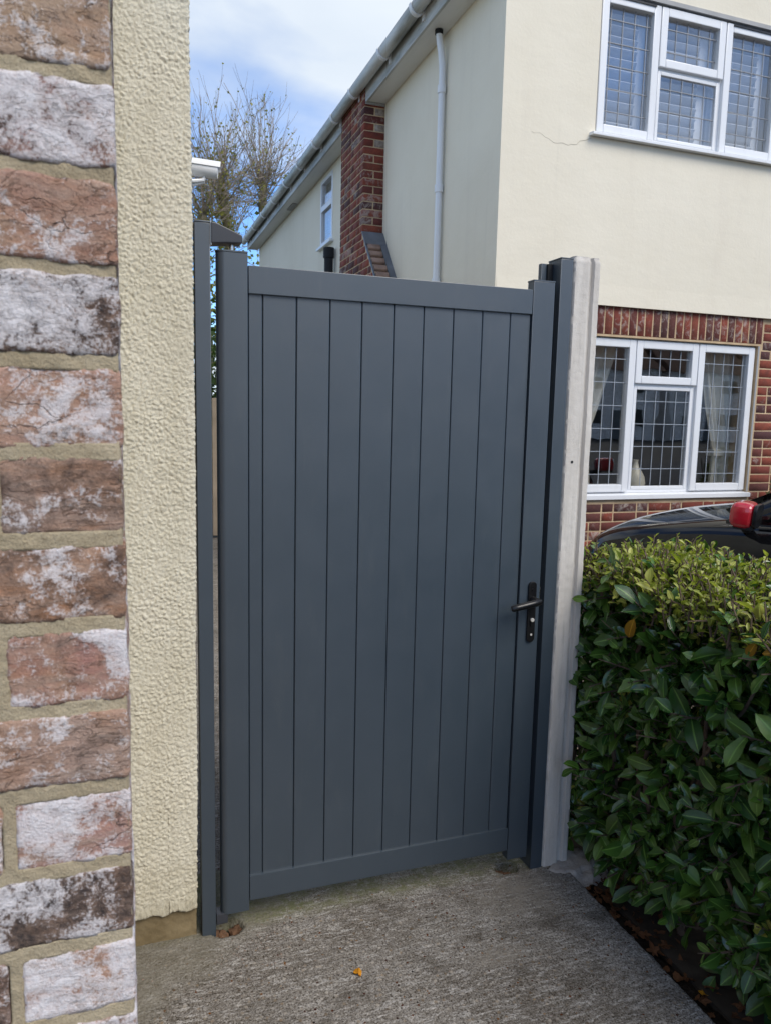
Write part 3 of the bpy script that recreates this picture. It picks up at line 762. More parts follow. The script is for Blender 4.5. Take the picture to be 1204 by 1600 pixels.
curtain(5.12, 4.66, 4.87, 1.22, 5.22, 'cream curtain tied back at the right side of the downstairs window, beside the red brick', -1)
HB().box(LW[0], LW[1], FY + .11, FY + .30, LW[2] - .03, LW[2] - .002).build('inner_sill', M_upvc)
vs_ = MB().lathe([(.045, 0), (.075, .02), (.088, .07), (.08, .12), (.055, .165), (.032, .20), (.022, .23), (.021, .25), (.026, .262), (.02, .262), (.016, .24)], 28)
vase = vs_.build('vase', M_cream_pot, smooth=True, loc=(4.03, 5.16, LW[2] - .001)); tag(vase, 'cream pear-shaped vase standing inside the downstairs window', 'vase')
# small side window
sy0, sy1, sz0, sz1 = SWIN
swin = bpy.data.objects.new('window', None); swin.location = Vector((HX0, sy0, sz0)) - H; link(swin, house)
tag(swin, 'small white side window beyond the chimney')
def SB(b, nm, m, **k):
    L = H + swin.location; b.v = [(p[0] - L.x, p[1] - L.y, p[2] - L.z) for p in b.v]; return b.build(nm, m, swin, **k)
f = MB(); tt = .05
f.box(HX0 - .006, HX0 + .06, sy0, sy0 + tt, sz0, sz1).box(HX0 - .006, HX0 + .06, sy1 - tt, sy1, sz0, sz1).box(HX0 - .006, HX0 + .06, sy0 + tt, sy1 - tt, sz0, sz0 + tt).box(HX0 - .006, HX0 + .06, sy0 + tt, sy1 - tt, sz1 - tt, sz1).box(HX0 - .010, HX0 + .06, sy0 + tt, sy1 - tt, 4.10, 4.17)
SB(f, 'frame', M_upvc, bevel=.004)
for a, b in ((sz0 + tt, 4.10), (4.17, sz1 - tt)): SB(MB().box(HX0 + .02, HX0 + .026, sy0 + tt, sy1 - tt, a, b), 'pane', M_glass)
SB(MB().box(HX0 - .05, HX0 + .02, sy0 - .05, sy1 + .05, sz0 - .035, sz0 - .002), 'sill', M_upvc, bevel=.004)
SB(MB().box(HX0 + .10, HX0 + .104, sy0 - .0, sy1, sz0 - .05, sz1), 'net_blind', M_slat)

# chimney breast on the side wall
CX, CY0, CY1 = 2.335, 7.48, 8.30
def ynear(z): return CY0 - max(0, min(.55, (3.31 - z) * .86))
def yfar(z): return CY1 + max(0, min(.40, (3.12 - z) * .55))
ch = HB()
zs = [2.0, 2.4, 2.67, 3.31, 4.72]
sec = [(ynear(z), yfar(z), z) for z in (0.0, 2.39, 2.67, 3.12, 3.31, 4.715)]
vv = []; ff = []
for a, b, z in sec: vv += [(CX + .004, a + .004, z), (HX0, a + .004, z), (HX0, b - .004, z), (CX + .004, b - .004, z)]
for i in range(len(sec) - 1):
    for k in range(4): ff.append((4 * i + k, 4 * i + (k + 1) % 4, 4 * i + 4 + (k + 1) % 4, 4 * i + 4 + k))
ff += [(3, 2, 1, 0), tuple(4 * (len(sec) - 1) + k for k in range(4))]
ch.add(vv, ff)
chim = ch.build('chimney_breast', M_lime); tag(chim)
k = 0; z = 2.42
while z < 4.69:
    zc = z + .0325
    y0, y1 = ynear(zc + .03) , yfar(zc + .03)
    # end (towards the camera) face
    if zc > 3.34:
        if k % 2 == 0: put_brick(chim, (.215, .10, .065), (CX + .1075, y0 + .05, zc))
        else:
            put_brick(chim, (.1025, .10, .065), (CX + .05125, y0 + .05, zc)); pb_ = put_brick(chim, (.1005, .10, .065), (CX + .16475, y0 + .05, zc))
            if zc > 4.08: pb_.color = (.27, .225, .185, 1); pb_['bloom'] = 1.0
        yy = y0 + .112
    else: yy = y0 + .02
    i = k
    while yy < y1 - .03:
        L = min(.215 if i % 2 else .1025, y1 - yy)
        put_brick(chim, (round(L, 2), .06, .065), (CX + .030, yy + L / 2, zc), PI / 2); yy += L + .010; i += 1
    z += CP + .0005; k += 1
# pale weathered tumbled bricks on the sloping shoulder, lead at the top and along the wall
sl_a = math.atan2(.86, 1.0)
for j in range(7):
    zz = 3.13 - j * .078; yy = ynear(zz)
    bgo = put_brick(chim, (.128, .05, .062), (CX + .074, yy - .006, zz), 0, mat=M_coping, tilt=sl_a * -1)
    bgo.rotation_euler = (-math.atan(.86), 0, random.uniform(-.01, .01))
ld = HB()
def slp(x0, x1, za, zb, off):
    p = [(x0, ynear(za) - off, za), (x1, ynear(za) - off, za), (x1, ynear(zb) - off, zb), (x0, ynear(zb) - off, zb)]
    q = [(a, b + .02, c) for a, b, c in p]
    ld.add(p + q, [(0, 1, 2, 3), (7, 6, 5, 4), (0, 4, 5, 1), (1, 5, 6, 2), (2, 6, 7, 3), (3, 7, 4, 0)])
slp(CX - .012, HX0 - .001, 3.315, 3.17, .030); slp(CX + .145, HX0 - .001, 3.17, 2.68, .026)
slp(CX - .012, CX + .004, 3.17, 2.68, .020)
ld.build('lead_flashing', M_lead)
HB().box(CX + .01, HX0 - .002, CY0 - .014, CY0 + .05, 4.535, 4.556).build('chimney_cap_trim', M_sealgrey)

# ------------------------------------------------------------------ own house corner: roughcast wall
wall = empty('roughcast_wall', (0.0, 2.0, 0)); tag(wall, 'cream roughcast house wall between the brick pier and the gate', 'wall')
def rough_d(u, v):
    u, v = u * .83 - v * .56, u * .56 + v * .83
    w = noise.noise(Vector((u * 60, v * 60, 2.0))) * .35
    w2 = noise.noise(Vector((u * 60, v * 60, 8.0))) * .35
    d1 = noise.voronoi(Vector((u * 86 + w * 1.6, v * 90 + w2 * 1.6, .4)))[0]
    d2 = noise.voronoi(Vector((u * 150 + w2, v * 150 + w, 4.4)))[0]
    lump = (d1[1] - d1[0])
    am = 1.05 + .45 * noise.noise(Vector((u * 9, v * 5, 21.0)))
    return am * (0.0030 * min(.55, lump) - 0.0026 * d1[0]) + 0.0013 * (d2[1] - d2[0]) + 0.0013 * noise.noise(Vector((u * 190, v * 190, 5.0))) + .0010 * noise.noise(Vector((u * 34, v * 34, 9.0)))
V, F = [], []
us = list(np.arange(-0.10, 0.177, 0.0022)); nret = 30
prof2 = [(u, 0.0, (0, -1)) for u in us]
cor = [(0.172 + .006 * math.sin(a), .006 - .006 * math.cos(a), (math.sin(a), -math.cos(a))) for a in (R_(15), R_(40), R_(65), R_(90))]
prof2 = [p for p in prof2 if p[0] < .171] + cor + [(0.178, .010 + .004 * k, (1, 0)) for k in range(1, 40)]
zs = list(np.arange(0.105, 2.60, 0.0024))
for j, z in enumerate(zs):
    z = float(z)
    for i, (px, py, nn) in enumerate(prof2):
        uu = i * .0022
        d = rough_d(uu, z) + 0.003 * noise.noise(Vector((uu * 5, z * 3, 1)))
        zz = z
        if j == 0: d -= .008
        if j < 8: zz = z + .010 * noise.noise(Vector((uu * 30, 0, 4))) * (1 - j / 8) - 0.018 * (1 - j / 8)
        lean = -0.008 * max(0, (1.0 - z))  # the edge comes in slightly towards the ground
        V.append((px + nn[0] * d + (lean if px > .1 else lean * max(0, px) / .17), py + nn[1] * d, zz))
n_ = len(prof2)
for j in range(len(zs) - 1):
    for i in range(n_ - 1):
        a = j * n_ + i; F.append((a, a + 1, a + 1 + n_, a + n_))
link(bpy.data.objects.new('roughcast_coat', rawmesh('roughcast_coat', V, F, M_rough)), wall)
b = MB().box(-1.6, -.15, .0, .4, .09, 2.6).box(-1.6, .176, .0, 3.6, 2.58, 3.5).box(.06, .1765, .16, 6, .09, 2.6).build('wall_core', M_rough, wall)
MB().box(-9, -1.35, -1.28, 2.5, -.05, 2.7).build('unseen_house_block', M_tile, wall)  # unseen block added on the left, keeps bright sky out of the car's reflections
V, F = [], []
for j in range(30):
    for i in range(60):
        px = -.15 + .318 * i / 59; pz = -.06 + .185 * j / 29
        V.append((px + (0.004 * fb(pz * 20, 1, 1) if i > 56 else 0), .014 + .004 * fb(px * 14, pz * 14, 3) + .002 * noise.noise(Vector((px * 80, pz * 80, 0))) + (.02 if j == 29 else 0), pz))
for j in range(29):
    for i in range(59):
        a = j * 60 + i; F.append((a, a + 1, a + 61, a + 60))
k0 = len(V)
V += [(.168, .014, -.06), (.168, 6, -.06), (.168, 6, .12), (.168, .014, .12)]; F.append((k0, k0 + 1, k0 + 2, k0 + 3))
link(bpy.data.objects.new('plinth', rawmesh('plinth', V, F, M_plinth)), wall)

# ------------------------------------------------------------------ brick pier
PY, CPH = 0.68, 0.0755
pier = empty('brick_pier', (0, PY, 0)); tag(pier, 'pier of worn whitewashed red and brown bricks in the left foreground', 'pier')
# mortar body: front and return face slightly recessed, rough
V, F = [], []
mxs = [float(q) for q in np.arange(-.62, -.132, .012)] + [float(q) for q in np.arange(-.132, -.0040, .0021)]
mzs = [float(q) for q in np.arange(-.06, .86, .015)] + [float(q) for q in np.arange(.86, 1.90, .0021)] + [float(q) for q in np.arange(1.90, 2.5, .015)]
cols = [(q, None) for q in mxs] + [(-.0030, .0015), (-.0018, .005), (-.0020, .010)] + [(-.0025, .010 + .02 * i) for i in range(1, 66)]
def in_brick(px, z):
    k = round((z - .9705) / CPH); dz = .0322 - abs(z - (.9705 + CPH * k)); L0 = .097 if k % 2 == 0 else .213
    xr = -.0005; L = L0
    while xr > -.7:
        if xr - L <= px <= xr: return min(dz, px - (xr - L), xr - px + .004)
        xr -= L + .0105; L = .213
        if px > xr: return -.001
    return dz
for z in mzs:
    for px, py in cols:
        if py is None:
            q = min(1, max(0, (in_brick(px, z) - .0022) / .0025))
            w = .0011 + .0013 * fb(px * 55, z * 55, 1) + .0008 * noise.noise(Vector((px * 330, z * 330, 0)))
            V.append((px, w * (1 - q) + .014 * q, z))
        else:
            d = .0012 * fb(px * 40, z * 60, py * 40)
            V.append((px - (d if py > .008 else 0), py, z))
nc = len(cols)
for j in range(len(mzs) - 1):
    for i in range(nc - 1):
        a = j * nc + i; F.append((a, a + 1, a + 1 + nc, a + nc))
link(bpy.data.objects.new('mortar', rawmesh('mortar', V, F, M_mortar)), pier)
MB().box(-1.3, -.012, .03, 1.30, -.06, 2.5).build('pier_core', M_mortar, pier)

def hero_brick(lx, ly, lz, seed, fine):
    """brick with worn uneven edges; local origin at its centre, front face at -y"""
    st = .0032 if fine else .020
    nx_, ny_, nz_ = max(2, int(lx / st)), max(2, int(ly / (.008 if fine else .03))), max(2, int(lz / st))
    bm = bmesh.new()
    vmap = {}
    def vert(i, j, k):
        key = (i, j, k)
        if key not in vmap:
            p = Vector((-lx / 2 + lx * i / nx_, -ly / 2 + ly * j / ny_, -lz / 2 + lz * k / nz_))
            q = p.copy()
            # round the arrises
            for ax, hl in ((0, lx / 2), (1, ly / 2), (2, lz / 2)):
                pass
            e = .0034
            ex = max(0, e - (lx / 2 - abs(p.x))) / e; ey = max(0, e - (ly / 2 - abs(p.y))) / e; ez = max(0, e - (lz / 2 - abs(p.z))) / e
            s = Vector((seed * 3.1, seed * 1.7, seed * .9))
            w = .6 + .9 * abs(fb(*(p * 30 + s)))
            q.y += (1 if p.y < 0 else -1) * ((.0013 * w + .004 * max(0, noise.noise(Vector((p.x * 70 + seed, p.z * 70, seed))) - .18)) * (ex ** 2 + ez ** 2) if ey > 0 else 0)
            q.x -= math.copysign(1, p.x) * .0014 * w * ((ez ** 2) if ex > 0 else 0)
            q.z -= math.copysign(1, p.z) * .0012 * w * ((ex ** 2) if ez > 0 else 0)
            # wavy outline
            if ez > 0: q.z += .0022 * fb(p.x * 30 + seed, math.copysign(2, p.z), seed * 1.3) + .0011 * noise.noise(Vector((p.x * 160, seed, p.z * 9)))
            if ex > 0: q.x += .0020 * fb(p.z * 40 + seed, math.copysign(3, p.x), seed * 1.1)
            # folded, creased faces
            t = p * 24 + s
            q.y -= .0012 * fb(t.x, t.y, t.z * 2.0) if p.y < 0 else 0
            q.y += (.0016 * max(0, noise.noise(Vector((p.x * 60 + seed, p.z * 130, seed)))) if p.y < 0 else 0)
            q.x += .0012 * fb(t.x, t.y * 1.2, t.z) if abs(ex) > 0 else 0
            vmap[key] = bm.verts.new(q)
        return vmap[key]
    for i in range(nx_):
        for k in range(nz_):
            bm.faces.new((vert(i, 0, k), vert(i + 1, 0, k), vert(i + 1, 0, k + 1), vert(i, 0, k + 1)))
    for j in range(ny_):
        for k in range(nz_):
            bm.faces.new((vert(nx_, j, k), vert(nx_, j + 1, k), vert(nx_, j + 1, k + 1), vert(nx_, j, k + 1)))
            bm.faces.new((vert(0, j + 1, k), vert(0, j, k), vert(0, j, k + 1), vert(0, j + 1, k + 1)))
        for i in range(nx_):
            bm.faces.new((vert(i, j, nz_), vert(i + 1, j, nz_), vert(i + 1, j + 1, nz_), vert(i, j + 1, nz_)))
            bm.faces.new((vert(i, j + 1, 0), vert(i + 1, j + 1, 0), vert(i + 1, j, 0), vert(i, j, 0)))
    for i in range(nx_):
        for k in range(nz_):
            bm.faces.new((vert(i + 1, ny_, k), vert(i, ny_, k), vert(i, ny_, k + 1), vert(i + 1, ny_, k + 1)))
    me = bpy.data.meshes.new('brick'); bm.to_mesh(me); bm.free()
    me.materials.append(M_hero); me.polygons.foreach_set('use_smooth', [True] * len(me.polygons))
    return me
# look of each visible course, top to bottom (colour, whitewash, soot)
LOOK = {11: ((0.36, 0.250, 0.165), .46, .25), 10: ((0.27, 0.15, 0.135), .78, .35), 9: ((0.34, 0.185, 0.140), .38, .05), 8: ((0.27, 0.175, 0.125), .62, .60),
        7: ((0.41, 0.235, 0.180), .46, .0), 6: ((0.27, 0.185, 0.150), .24, .45), 5: ((0.36, 0.180, 0.095), .40, .42), 4: ((0.32, 0.160, 0.130), .46, .08),
        3: ((0.34, 0.230, 0.180), .36, .15), 2: ((0.34, 0.185, 0.155), .82, .0), 1: ((0.24, 0.160, 0.110), .38, .92), 0: ((0.38, 0.190, 0.130), .92, .0)}
cheap = {}
for k in range(-12, 21):
    zc = 0.9705 + CPH * k
    head = (k % 2 == 0)      # header courses at the corner
    near = -1 <= k <= 12
    xs_ = []
    L0 = .097 if head else .213
    xr = -.0005; first = True; i = 0
    while xr > -.6:
        L = L0 if first else .213
        xs_.append((xr - L / 2, L, first)); xr -= L + .0105; first = False; i += 1
    for xc, L, fst in xs_:
        fine = near and xc + L / 2 > -.115
        dy = (.213 if head else .1025) if fst else .1025
        if fine: me = hero_brick(L, dy, .0645, k * 2.3 + 1 + xc * 5, True)
        else:
            key = (round(L, 3), round(dy, 3), random.randrange(2))
            if key not in cheap: cheap[key] = hero_brick(L, dy, .0645, 40 + len(cheap), False)
            me = cheap[key]
        o = link(bpy.data.objects.new('brick', me), pier)
        o.location = (xc + random.uniform(-.001, .001), dy / 2 + random.uniform(-.0012, .0008), zc + random.uniform(-.0012, .0012))
        o.rotation_euler = (0, random.uniform(-.006, .006), random.uniform(-.004, .004))
        c_, w_, s_ = LOOK.get(k, random.choice(list(LOOK.values()))) if fst else random.choice(list(LOOK.values()))
        o.color = (*c_, 1); o['white'] = w_ * .86; o['soot'] = s_
    # return face bricks
    yy = (.213 if head else .1025) + .0105
    while yy < 1.28:
        L = min(.213, 1.30 - yy)
        if L > .05:
            key = (.1, round(L, 3))
            if key not in cheap: cheap[key] = hero_brick(.1, L, .0645, 60 + len(cheap), False)
            o = link(bpy.data.objects.new('brick', cheap[key]), pier); o.location = (-.0505, yy + L / 2, zc)
            c_, w_, s_ = random.choice(list(LOOK.values())); o.color = (*c_, 1); o['white'] = w_ * .86; o['soot'] = s_
        yy += L + .0105

# ------------------------------------------------------------------ gate, posts
GY = 1.995
gpost = empty('gate_post', (0.202, 2.02, 0)); tag(gpost, 'slim anthracite hinge post against the cream roughcast wall', 'gate post', 'posts of the grey gate')
def rel(b, base):
    b.v = [(p[0] - base[0], p[1] - base[1], p[2] - base[2]) for p in b.v]; return b
GB = (0.202, 2.02, 0)
rel(MB().box(.1825, .2215, 2.0, 2.04, -.03, 1.968), GB).build('post_tube', M_coat, gpost, bevel=.002)
rel(MB().box(.1815, .2225, 1.9985, 2.0415, 1.968, 1.972), GB).build('post_cap', M_coat, gpost, bevel=.001)
arm = [(.2235, 1.918), (.2235, 1.970), (.236, 1.969), (.300, 1.944), (.302, 1.940), (.302, 1.926), (.298, 1.924), (.262, 1.922)]
rel(MB().prism(arm, 'y', 1.993, 2.045), GB).build('hinge_arm', M_coat_dark, gpost, bevel=.0025)
rel(MB().box(.2225, .2243, 1.998, 2.042, 1.914, 1.973), GB).build('arm_plate', M_steel, gpost)
rel(MB().lathe([(.0055, 1.895), (.0055, 1.924)], 14, (.2765, 2.017, 0)), GB).build('pivot_pin', M_steel, gpost, smooth=True)
rel(MB().box(.2225, .255, 1.998, 2.035, .030, .062), GB).build('pivot_shoe', M_coat_dark, gpost, bevel=.003)

gate = empty('gate', (.735, 2.015, .06)); tag(gate, 'closed anthracite grey gate of vertical boards in a framed panel', 'gate')
GO = (.735, 2.015, .06)
rad = .021
hp = [(.236 + rad - rad * math.cos(a), GY + rad - rad * math.sin(a)) for a in [R_(q) for q in range(0, 91, 10)]]
hp += [(.3155, GY), (.3155, GY + .044)] + [(.236 + rad - rad * math.sin(a), GY + .044 - rad + rad * math.cos(a)) for a in [R_(q) for q in range(0, 91, 10)]]
heel = rel(MB().prism(hp, 'z', .058, 1.901), GO).build('stile', M_coat, gate, bevel=.0012, segs=1, angle=35)
hpc = [(p[0] + (-.0008 if p[0] < .27 else .0), p[1] + (-.0008 if p[1] < 2.01 else .0008)) for p in hp]
rel(MB().prism(hpc, 'z', 1.9012, 1.905), GO).build('stile_cap', M_coat, gate)
rel(MB().box(1.1560, 1.2275, GY, GY + .036, .054, 1.897), GO).build('stile', M_coat, gate, bevel=.0018)
rel(MB().box(1.1552, 1.2282, GY - .0008, GY + .0368, 1.8972, 1.901), GO).build('stile_cap', M_coat, gate)
rel(MB().box(.3172, 1.1545, GY + .0004, GY + .036, 1.8005, 1.8715), GO).build('rail', M_coat, gate, bevel=.0018)
rel(MB().box(.3172, 1.1545, GY + .0004, GY + .036, .088, .1655), GO).build('rail', M_coat, gate, bevel=.0022)
bxs = [.3172, .355, .446, .538, .629, .722, .812, .904, .996, 1.087, 1.1545]
for a, b in zip(bxs[:-1], bxs[1:]):
    q = .0023; y0 = GY + .008
    pr = [(a + .0004, y0 + q * 1.3), (a + q, y0), (b - q, y0), (b - .0004, y0 + q * 1.3), (b - .0004, y0 + .02), (a + .0004, y0 + .02)]
    cx = (a + b) / 2
    o = rel(MB().prism(pr, 'z', .160, 1.806), (cx, GO[1], GO[2])).build('board', M_coat, gate, bevel=.0006, segs=1)
    o.location = (cx - GO[0], random.uniform(-.0004, .0004), 0); o.rotation_euler = (0, 0, random.uniform(-.004, .004))
# handle
hx, hz = 1.1985, .890
def rrect(w, h, r, n=8):
    pts = []
    for cx_, cz_, a0 in ((w - r, h - r, 0), (-w + r, h - r, 90), (-w + r, -h + r, 180), (w - r, -h + r, 270)):
        for k in range(n + 1):
            a = R_(a0 + 90 * k / n); pts.append((cx_ + r * math.cos(a), cz_ + r * math.sin(a)))
    return pts
hl = rel(MB().prism([(hx + p[0], hz + p[1]) for p in rrect(.0135, .098, .0132)], 'y', GY - .008, GY - .0003), GO).build('handle_plate', M_black, gate, bevel=.0025)
HP = (GO[0] , GO[1], GO[2])
lv = MB()
lz = .930
lv.lathe([(.0105, GY - .034), (.0115, GY - .030), (.0115, GY - .007), (.0135, GY - .0065)], 16, (hx + .001, 0, lz), 'y')
lv.tube([(hx + .010, GY - .040, lz), (hx - .004, GY - .043, lz - .0005), (hx - .03, GY - .046, lz - .004), (hx - .07, GY - .045, lz - .011), (hx - .088, GY - .044, lz - .014), (hx - .093, GY - .042, lz - .015)], [.009, .0118, .0112, .0106, .0102, .007], 12)
rel(lv, HP).build('lever', M_black, hl, smooth=True, angle=50)
cy_ = MB().prism([(hx + .001 + p[0], .8575 + p[1]) for p in rrect(.0048, .0145, .0047)], 'y', GY - .0105, GY - .0075)
rel(cy_, HP).build('lock_cylinder', M_black, hl, bevel=.0005)
rel(MB().lathe([(.0062, GY - .0135), (.0062, GY - .007)], 18, (hx + .001, 0, .8655), 'y'), HP).build('key_face', M_pin, hl, bevel=.0008)
rel(MB().lathe([(.0036, GY - .0095), (.0036, GY - .007)], 14, (hx + .0005, 0, .817), 'y'), HP).build('screw', M_pin, hl, bevel=.0006)
rel(MB().lathe([(.0036, GY - .0095), (.0036, GY - .007)], 14, (hx - .001, 0, .962), 'y'), HP).build('screw', M_black, hl, bevel=.0006)
rel(MB().box(1.2275, 1.2292, GY + .004, GY + .028, .84, 1.01).box(1.229, 1.2345, GY + .008, GY + .022, .915, .965), GO).build('lock_faceplate', M_steel, gate)
GP = (1.265, 2.03, 0)
rpost = empty('gate_post', GP); tag(rpost, 'anthracite latch post fixed against the pale concrete post', 'gate post', 'posts of the grey gate')
rel(MB().box(1.2480, 1.2900, 2.0, 2.072, -.03, 1.970), GP).build('post_tube', M_coat, rpost, bevel=.002)
rel(MB().box(1.2470, 1.2910, 1.999, 2.073, 1.9702, 1.974), GP).build('post_cap', M_coat, rpost, bevel=.001)
rel(MB().box(1.2120, 1.2475, 2.052, 2.070, .045, 1.962), GP).build('gate_stop', M_coat, rpost, bevel=.0015)
rel(MB().box(1.2300, 1.2475, 2.044, 2.052, .045, 1.960), GP).build('rubber_seal', M_rubber, rpost)

# concrete slotted post with cement haunch
cp = MB()
pr = [(1.2925, 2.006), (1.2985, 1.998), (1.3470, 1.998), (1.3500, 2.001), (1.3540, 2.011), (1.3620, 2.011), (1.3650, 2.003), (1.3670, 2.000), (1.3850, 2.000), (1.3900, 2.006), (1.3900, 2.100), (1.2925, 2.100)]
V, F = [], []; N = 330
pp = []
for i in range(len(pr)):
    a, b = Vector(pr[i]), Vector(pr[(i + 1) % len(pr)]); m = max(1, int((b - a).length / .006))
    pp += [a + (b - a) * (t / m) for t in range(m)]
cen = Vector((1.341, 2.05)); npp = len(pp)
for j in range(N + 1):
    z = -.05 + 2.032 * j / N
    for p in pp:
        d = .0011 * fb(p.x * 30, p.y * 30, z * 9) + .0012 * noise.noise(Vector((p.x * 120, p.y * 120, z * 60)))
        n2d = (p - cen).normalized(); taper = .004 * max(0, 1 - z) if p.x > 1.36 else 0
        inset = .004 if j >= N - 1 else 0
        V.append((p.x + n2d.x * (d - inset) + taper, p.y + n2d.y * (d - inset), z))
for j in range(N):
    for i in range(npp):
        a = j * npp + i; b = j * npp + (i + 1) % npp; F.append((a, b, b + npp, a + npp))
F.append(tuple(N * npp + i for i in range(npp)))
cpo = link(bpy.data.objects.new('concrete_post', rawmesh('concrete_post', V, F, M_post, True)))
cpo.data.set_sharp_from_angle(angle=R_(50))
tag(cpo, 'tall pale slotted concrete fence post between the grey gate and the hedge', 'fence post')
MB().lathe([(.0045, 1.9965), (.0045, 2.004)], 12, (1.321, 0, 1.361), 'y').build('bolt_hole', M_rubber, cpo)
V, F = [], []
for j in range(46):
    for i in range(60):
        px = 1.285 + .235 * i / 59; py = 1.895 + .20 * j / 45
        u = (px - 1.40) / .125; v = (py - 2.0) / .10
        q = u * u + v * v + .5 * fb(px * 18, py * 18, 2)
        V.append((px, py, -.03 + .036 * max(0, min(1, (1.12 - q) * 1.3)) + .003 * fb(px * 26, py * 26, 1)))
for j in range(45):
    for i in range(59):
        a = j * 60 + i; F.append((a, a + 1, a + 61, a + 60))
hn = link(bpy.data.objects.new('haunch', rawmesh('haunch', V, F, M_haunch)), cpo)

# security camera on the side wall beyond the gate
sc_ = empty('security_camera', (.172, 2.46, 2.214)); sc_.scale = (.68, .68, .68); tag(sc_, 'white bullet security camera on the wall above the gate post', 'camera')
bd = MB().lathe([(.026, -.10), (.033, -.095), (.035, -.02), (.036, .085), (.033, .090), (.031, .075)], 24, (0, 0, 0), 'x').build('camera_body', M_upvc, sc_, smooth=True, loc=(.095, 0, .028)); bd.rotation_euler = (0, R_(4), R_(-8))
MB().lathe([(.030, 0), (.030, .004)], 20, (.080, 0, 0), 'x').build('lens', M_black, bd)
hd = MB().prism([(.041 * math.cos(R_(a)), .041 * math.sin(R_(a)) ) for a in range(10, 171, 10)] + [(.038 * math.cos(R_(a)), .038 * math.sin(R_(a))) for a in range(170, 9, -10)], 'x', -.06, .10).build('sun_hood', M_upvc, bd, smooth=True)
ar = MB()
for dy_, dz_ in ((-.014, 0), (0, -.012), (.014, 0)):
    ar.tube([(.012, dy_, -.030 + dz_), (.075, dy_, -.034 + dz_), (.118, dy_ * .7, -.024 + dz_ * .5), (.130, 0, .002)], .0085, 8)
ar.build('bracket_arm', M_upvc, sc_, smooth=True)
MB().lathe([(.046, 0), (.046, .012), (.036, .022), (.020, .026)], 24, (0, 0, -.035), 'x').build('wall_base', M_upvc, sc_, smooth=True)

# ------------------------------------------------------------------ laurel hedge
def leaf_grid(L, W, nt=7, nu=4, fold=.22, curl=.18, wave=0.0, seed=0, bite=False):
    r = random.Random(seed); V, F = [], []
    ph = r.uniform(0, 6)
    for j in range(nt + 1):
        t = j / nt
        w = W * .5 * (math.sin(PI * (t ** 1.12)) ** .62 if 0 < t < 1 else 0.03)
        if bite and t > .7: w *= .8
        for i in range(nu + 1):
            u = -1 + 2 * i / nu
            V.append((u * w, L * t, abs(u) * w * fold * 2 - curl * L * t * t + wave * L * math.sin(t * 9 + ph) * abs(u) * u))
    for j in range(nt):
        for i in range(nu):
            a = j * (nu + 1) + i; F.append((a, a + 1, a + nu + 2, a + nu + 1))
    return np.array(V), F
RIB = [1 - abs(-1 + 2 * (i % 5) / 4) for i in range(40)]
variants = [leaf_grid(1, .44, 7, 4, .16, .10, .02, 1), leaf_grid(1, .50, 7, 4, .22, .26, .03, 2), leaf_grid(1, .40, 7, 4, .32, .02, .02, 3), leaf_grid(1, .46, 7, 4, .12, .34, .04, 4), leaf_grid(.92, .50, 7, 4, .28, -.10, .05, 5, True)]
cutv, cutf = leaf_grid(1, .46, 7, 4, .2, .1, .03, 6)
for j_ in range(5, 8): cutv[j_ * 5:(j_ + 1) * 5] = cutv[20:25] + np.array((0, .004 * (j_ - 4), 0))   # leaf cut across by the shears
variants.append((cutv, cutf))
HXA, HXB, HYA, HYB, HZT = 1.435, 1.86, -1.0, 2.13, 1.075
hedge = empty('laurel_hedge', (1.64, .6, -.03)); tag(hedge, 'clipped laurel hedge with glossy dark leaves and yellow-green top beside the path', 'hedge')
HO = np.array((1.64, .6, -.03))
def frame_from(d, up):
    d = d / np.linalg.norm(d); xax = np.cross(d, up); nrm_ = np.linalg.norm(xax)
    xax = np.array((1., 0, 0)) if nrm_ < 1e-5 else xax / nrm_
    return np.stack([xax, d, np.cross(xax, d)], 1)
leaves = []   # (variant, scale, R(3x3), pos, class, tint, score)
stems = MB()
cpos = np.array((0, 0, 1.5))
def add_shoot(base, d, Ls, nl, lsize, cls):
    d = d / np.linalg.norm(d)
    side = np.cross(d, (0, 0, 1.)); side = side / (np.linalg.norm(side) + 1e-6)
    bend = rng.normal(0, .18, 3)
    pts = []
    ph = rng.uniform(0, 6.28)
    for k in range(5):
        t = k / 4; pts.append(base + d * Ls * t + bend * Ls * t * t * .5)
    if rng.random() < .85: stems.tube([tuple(p) for p in pts], [.0032, .003, .0026, .0022, .0015], 4, False)
    for k in range(nl):
        t = .12 + .88 * (k + rng.uniform(0, .5)) / nl
        p = base + d * Ls * t + bend * Ls * t * t * .5
        a = ph + k * 2.4
        o1 = side; o2 = np.cross(d, side)
        radial = o1 * math.cos(a) + o2 * math.sin(a)
        elev = rng.uniform(.35, 1.0) + .35 * t
        ld_ = radial + d * elev + rng.normal(0, .14, 3)
        upn = d * 1.0 - radial * .35 + np.array((0, 0, .5)) + rng.normal(0, .25, 3)
        Rm = frame_from(ld_, upn)
        if Rm[2, 2] < 0 and rng.random() < .55:
            Rm = frame_from(ld_, -upn)
        s = lsize * rng.uniform(.42, 1.15) * (1 - .28 * t)
        leaves.append([5 if rng.random() < (.22 if cls == 1 else .07) else rng.integers(0, 5), s, Rm, p, cls, rng.random() ** 1.5])
def hedge_surface_x(y, z): return HXA + .035 * fb(y * 4, z * 4, 1) + .02 * noise.noise(Vector((y * 12, z * 12, 3))) + (.02 * max(0, .12 - z) / .12) - (.012 if .12 < z < .45 else 0)
NS = 1250
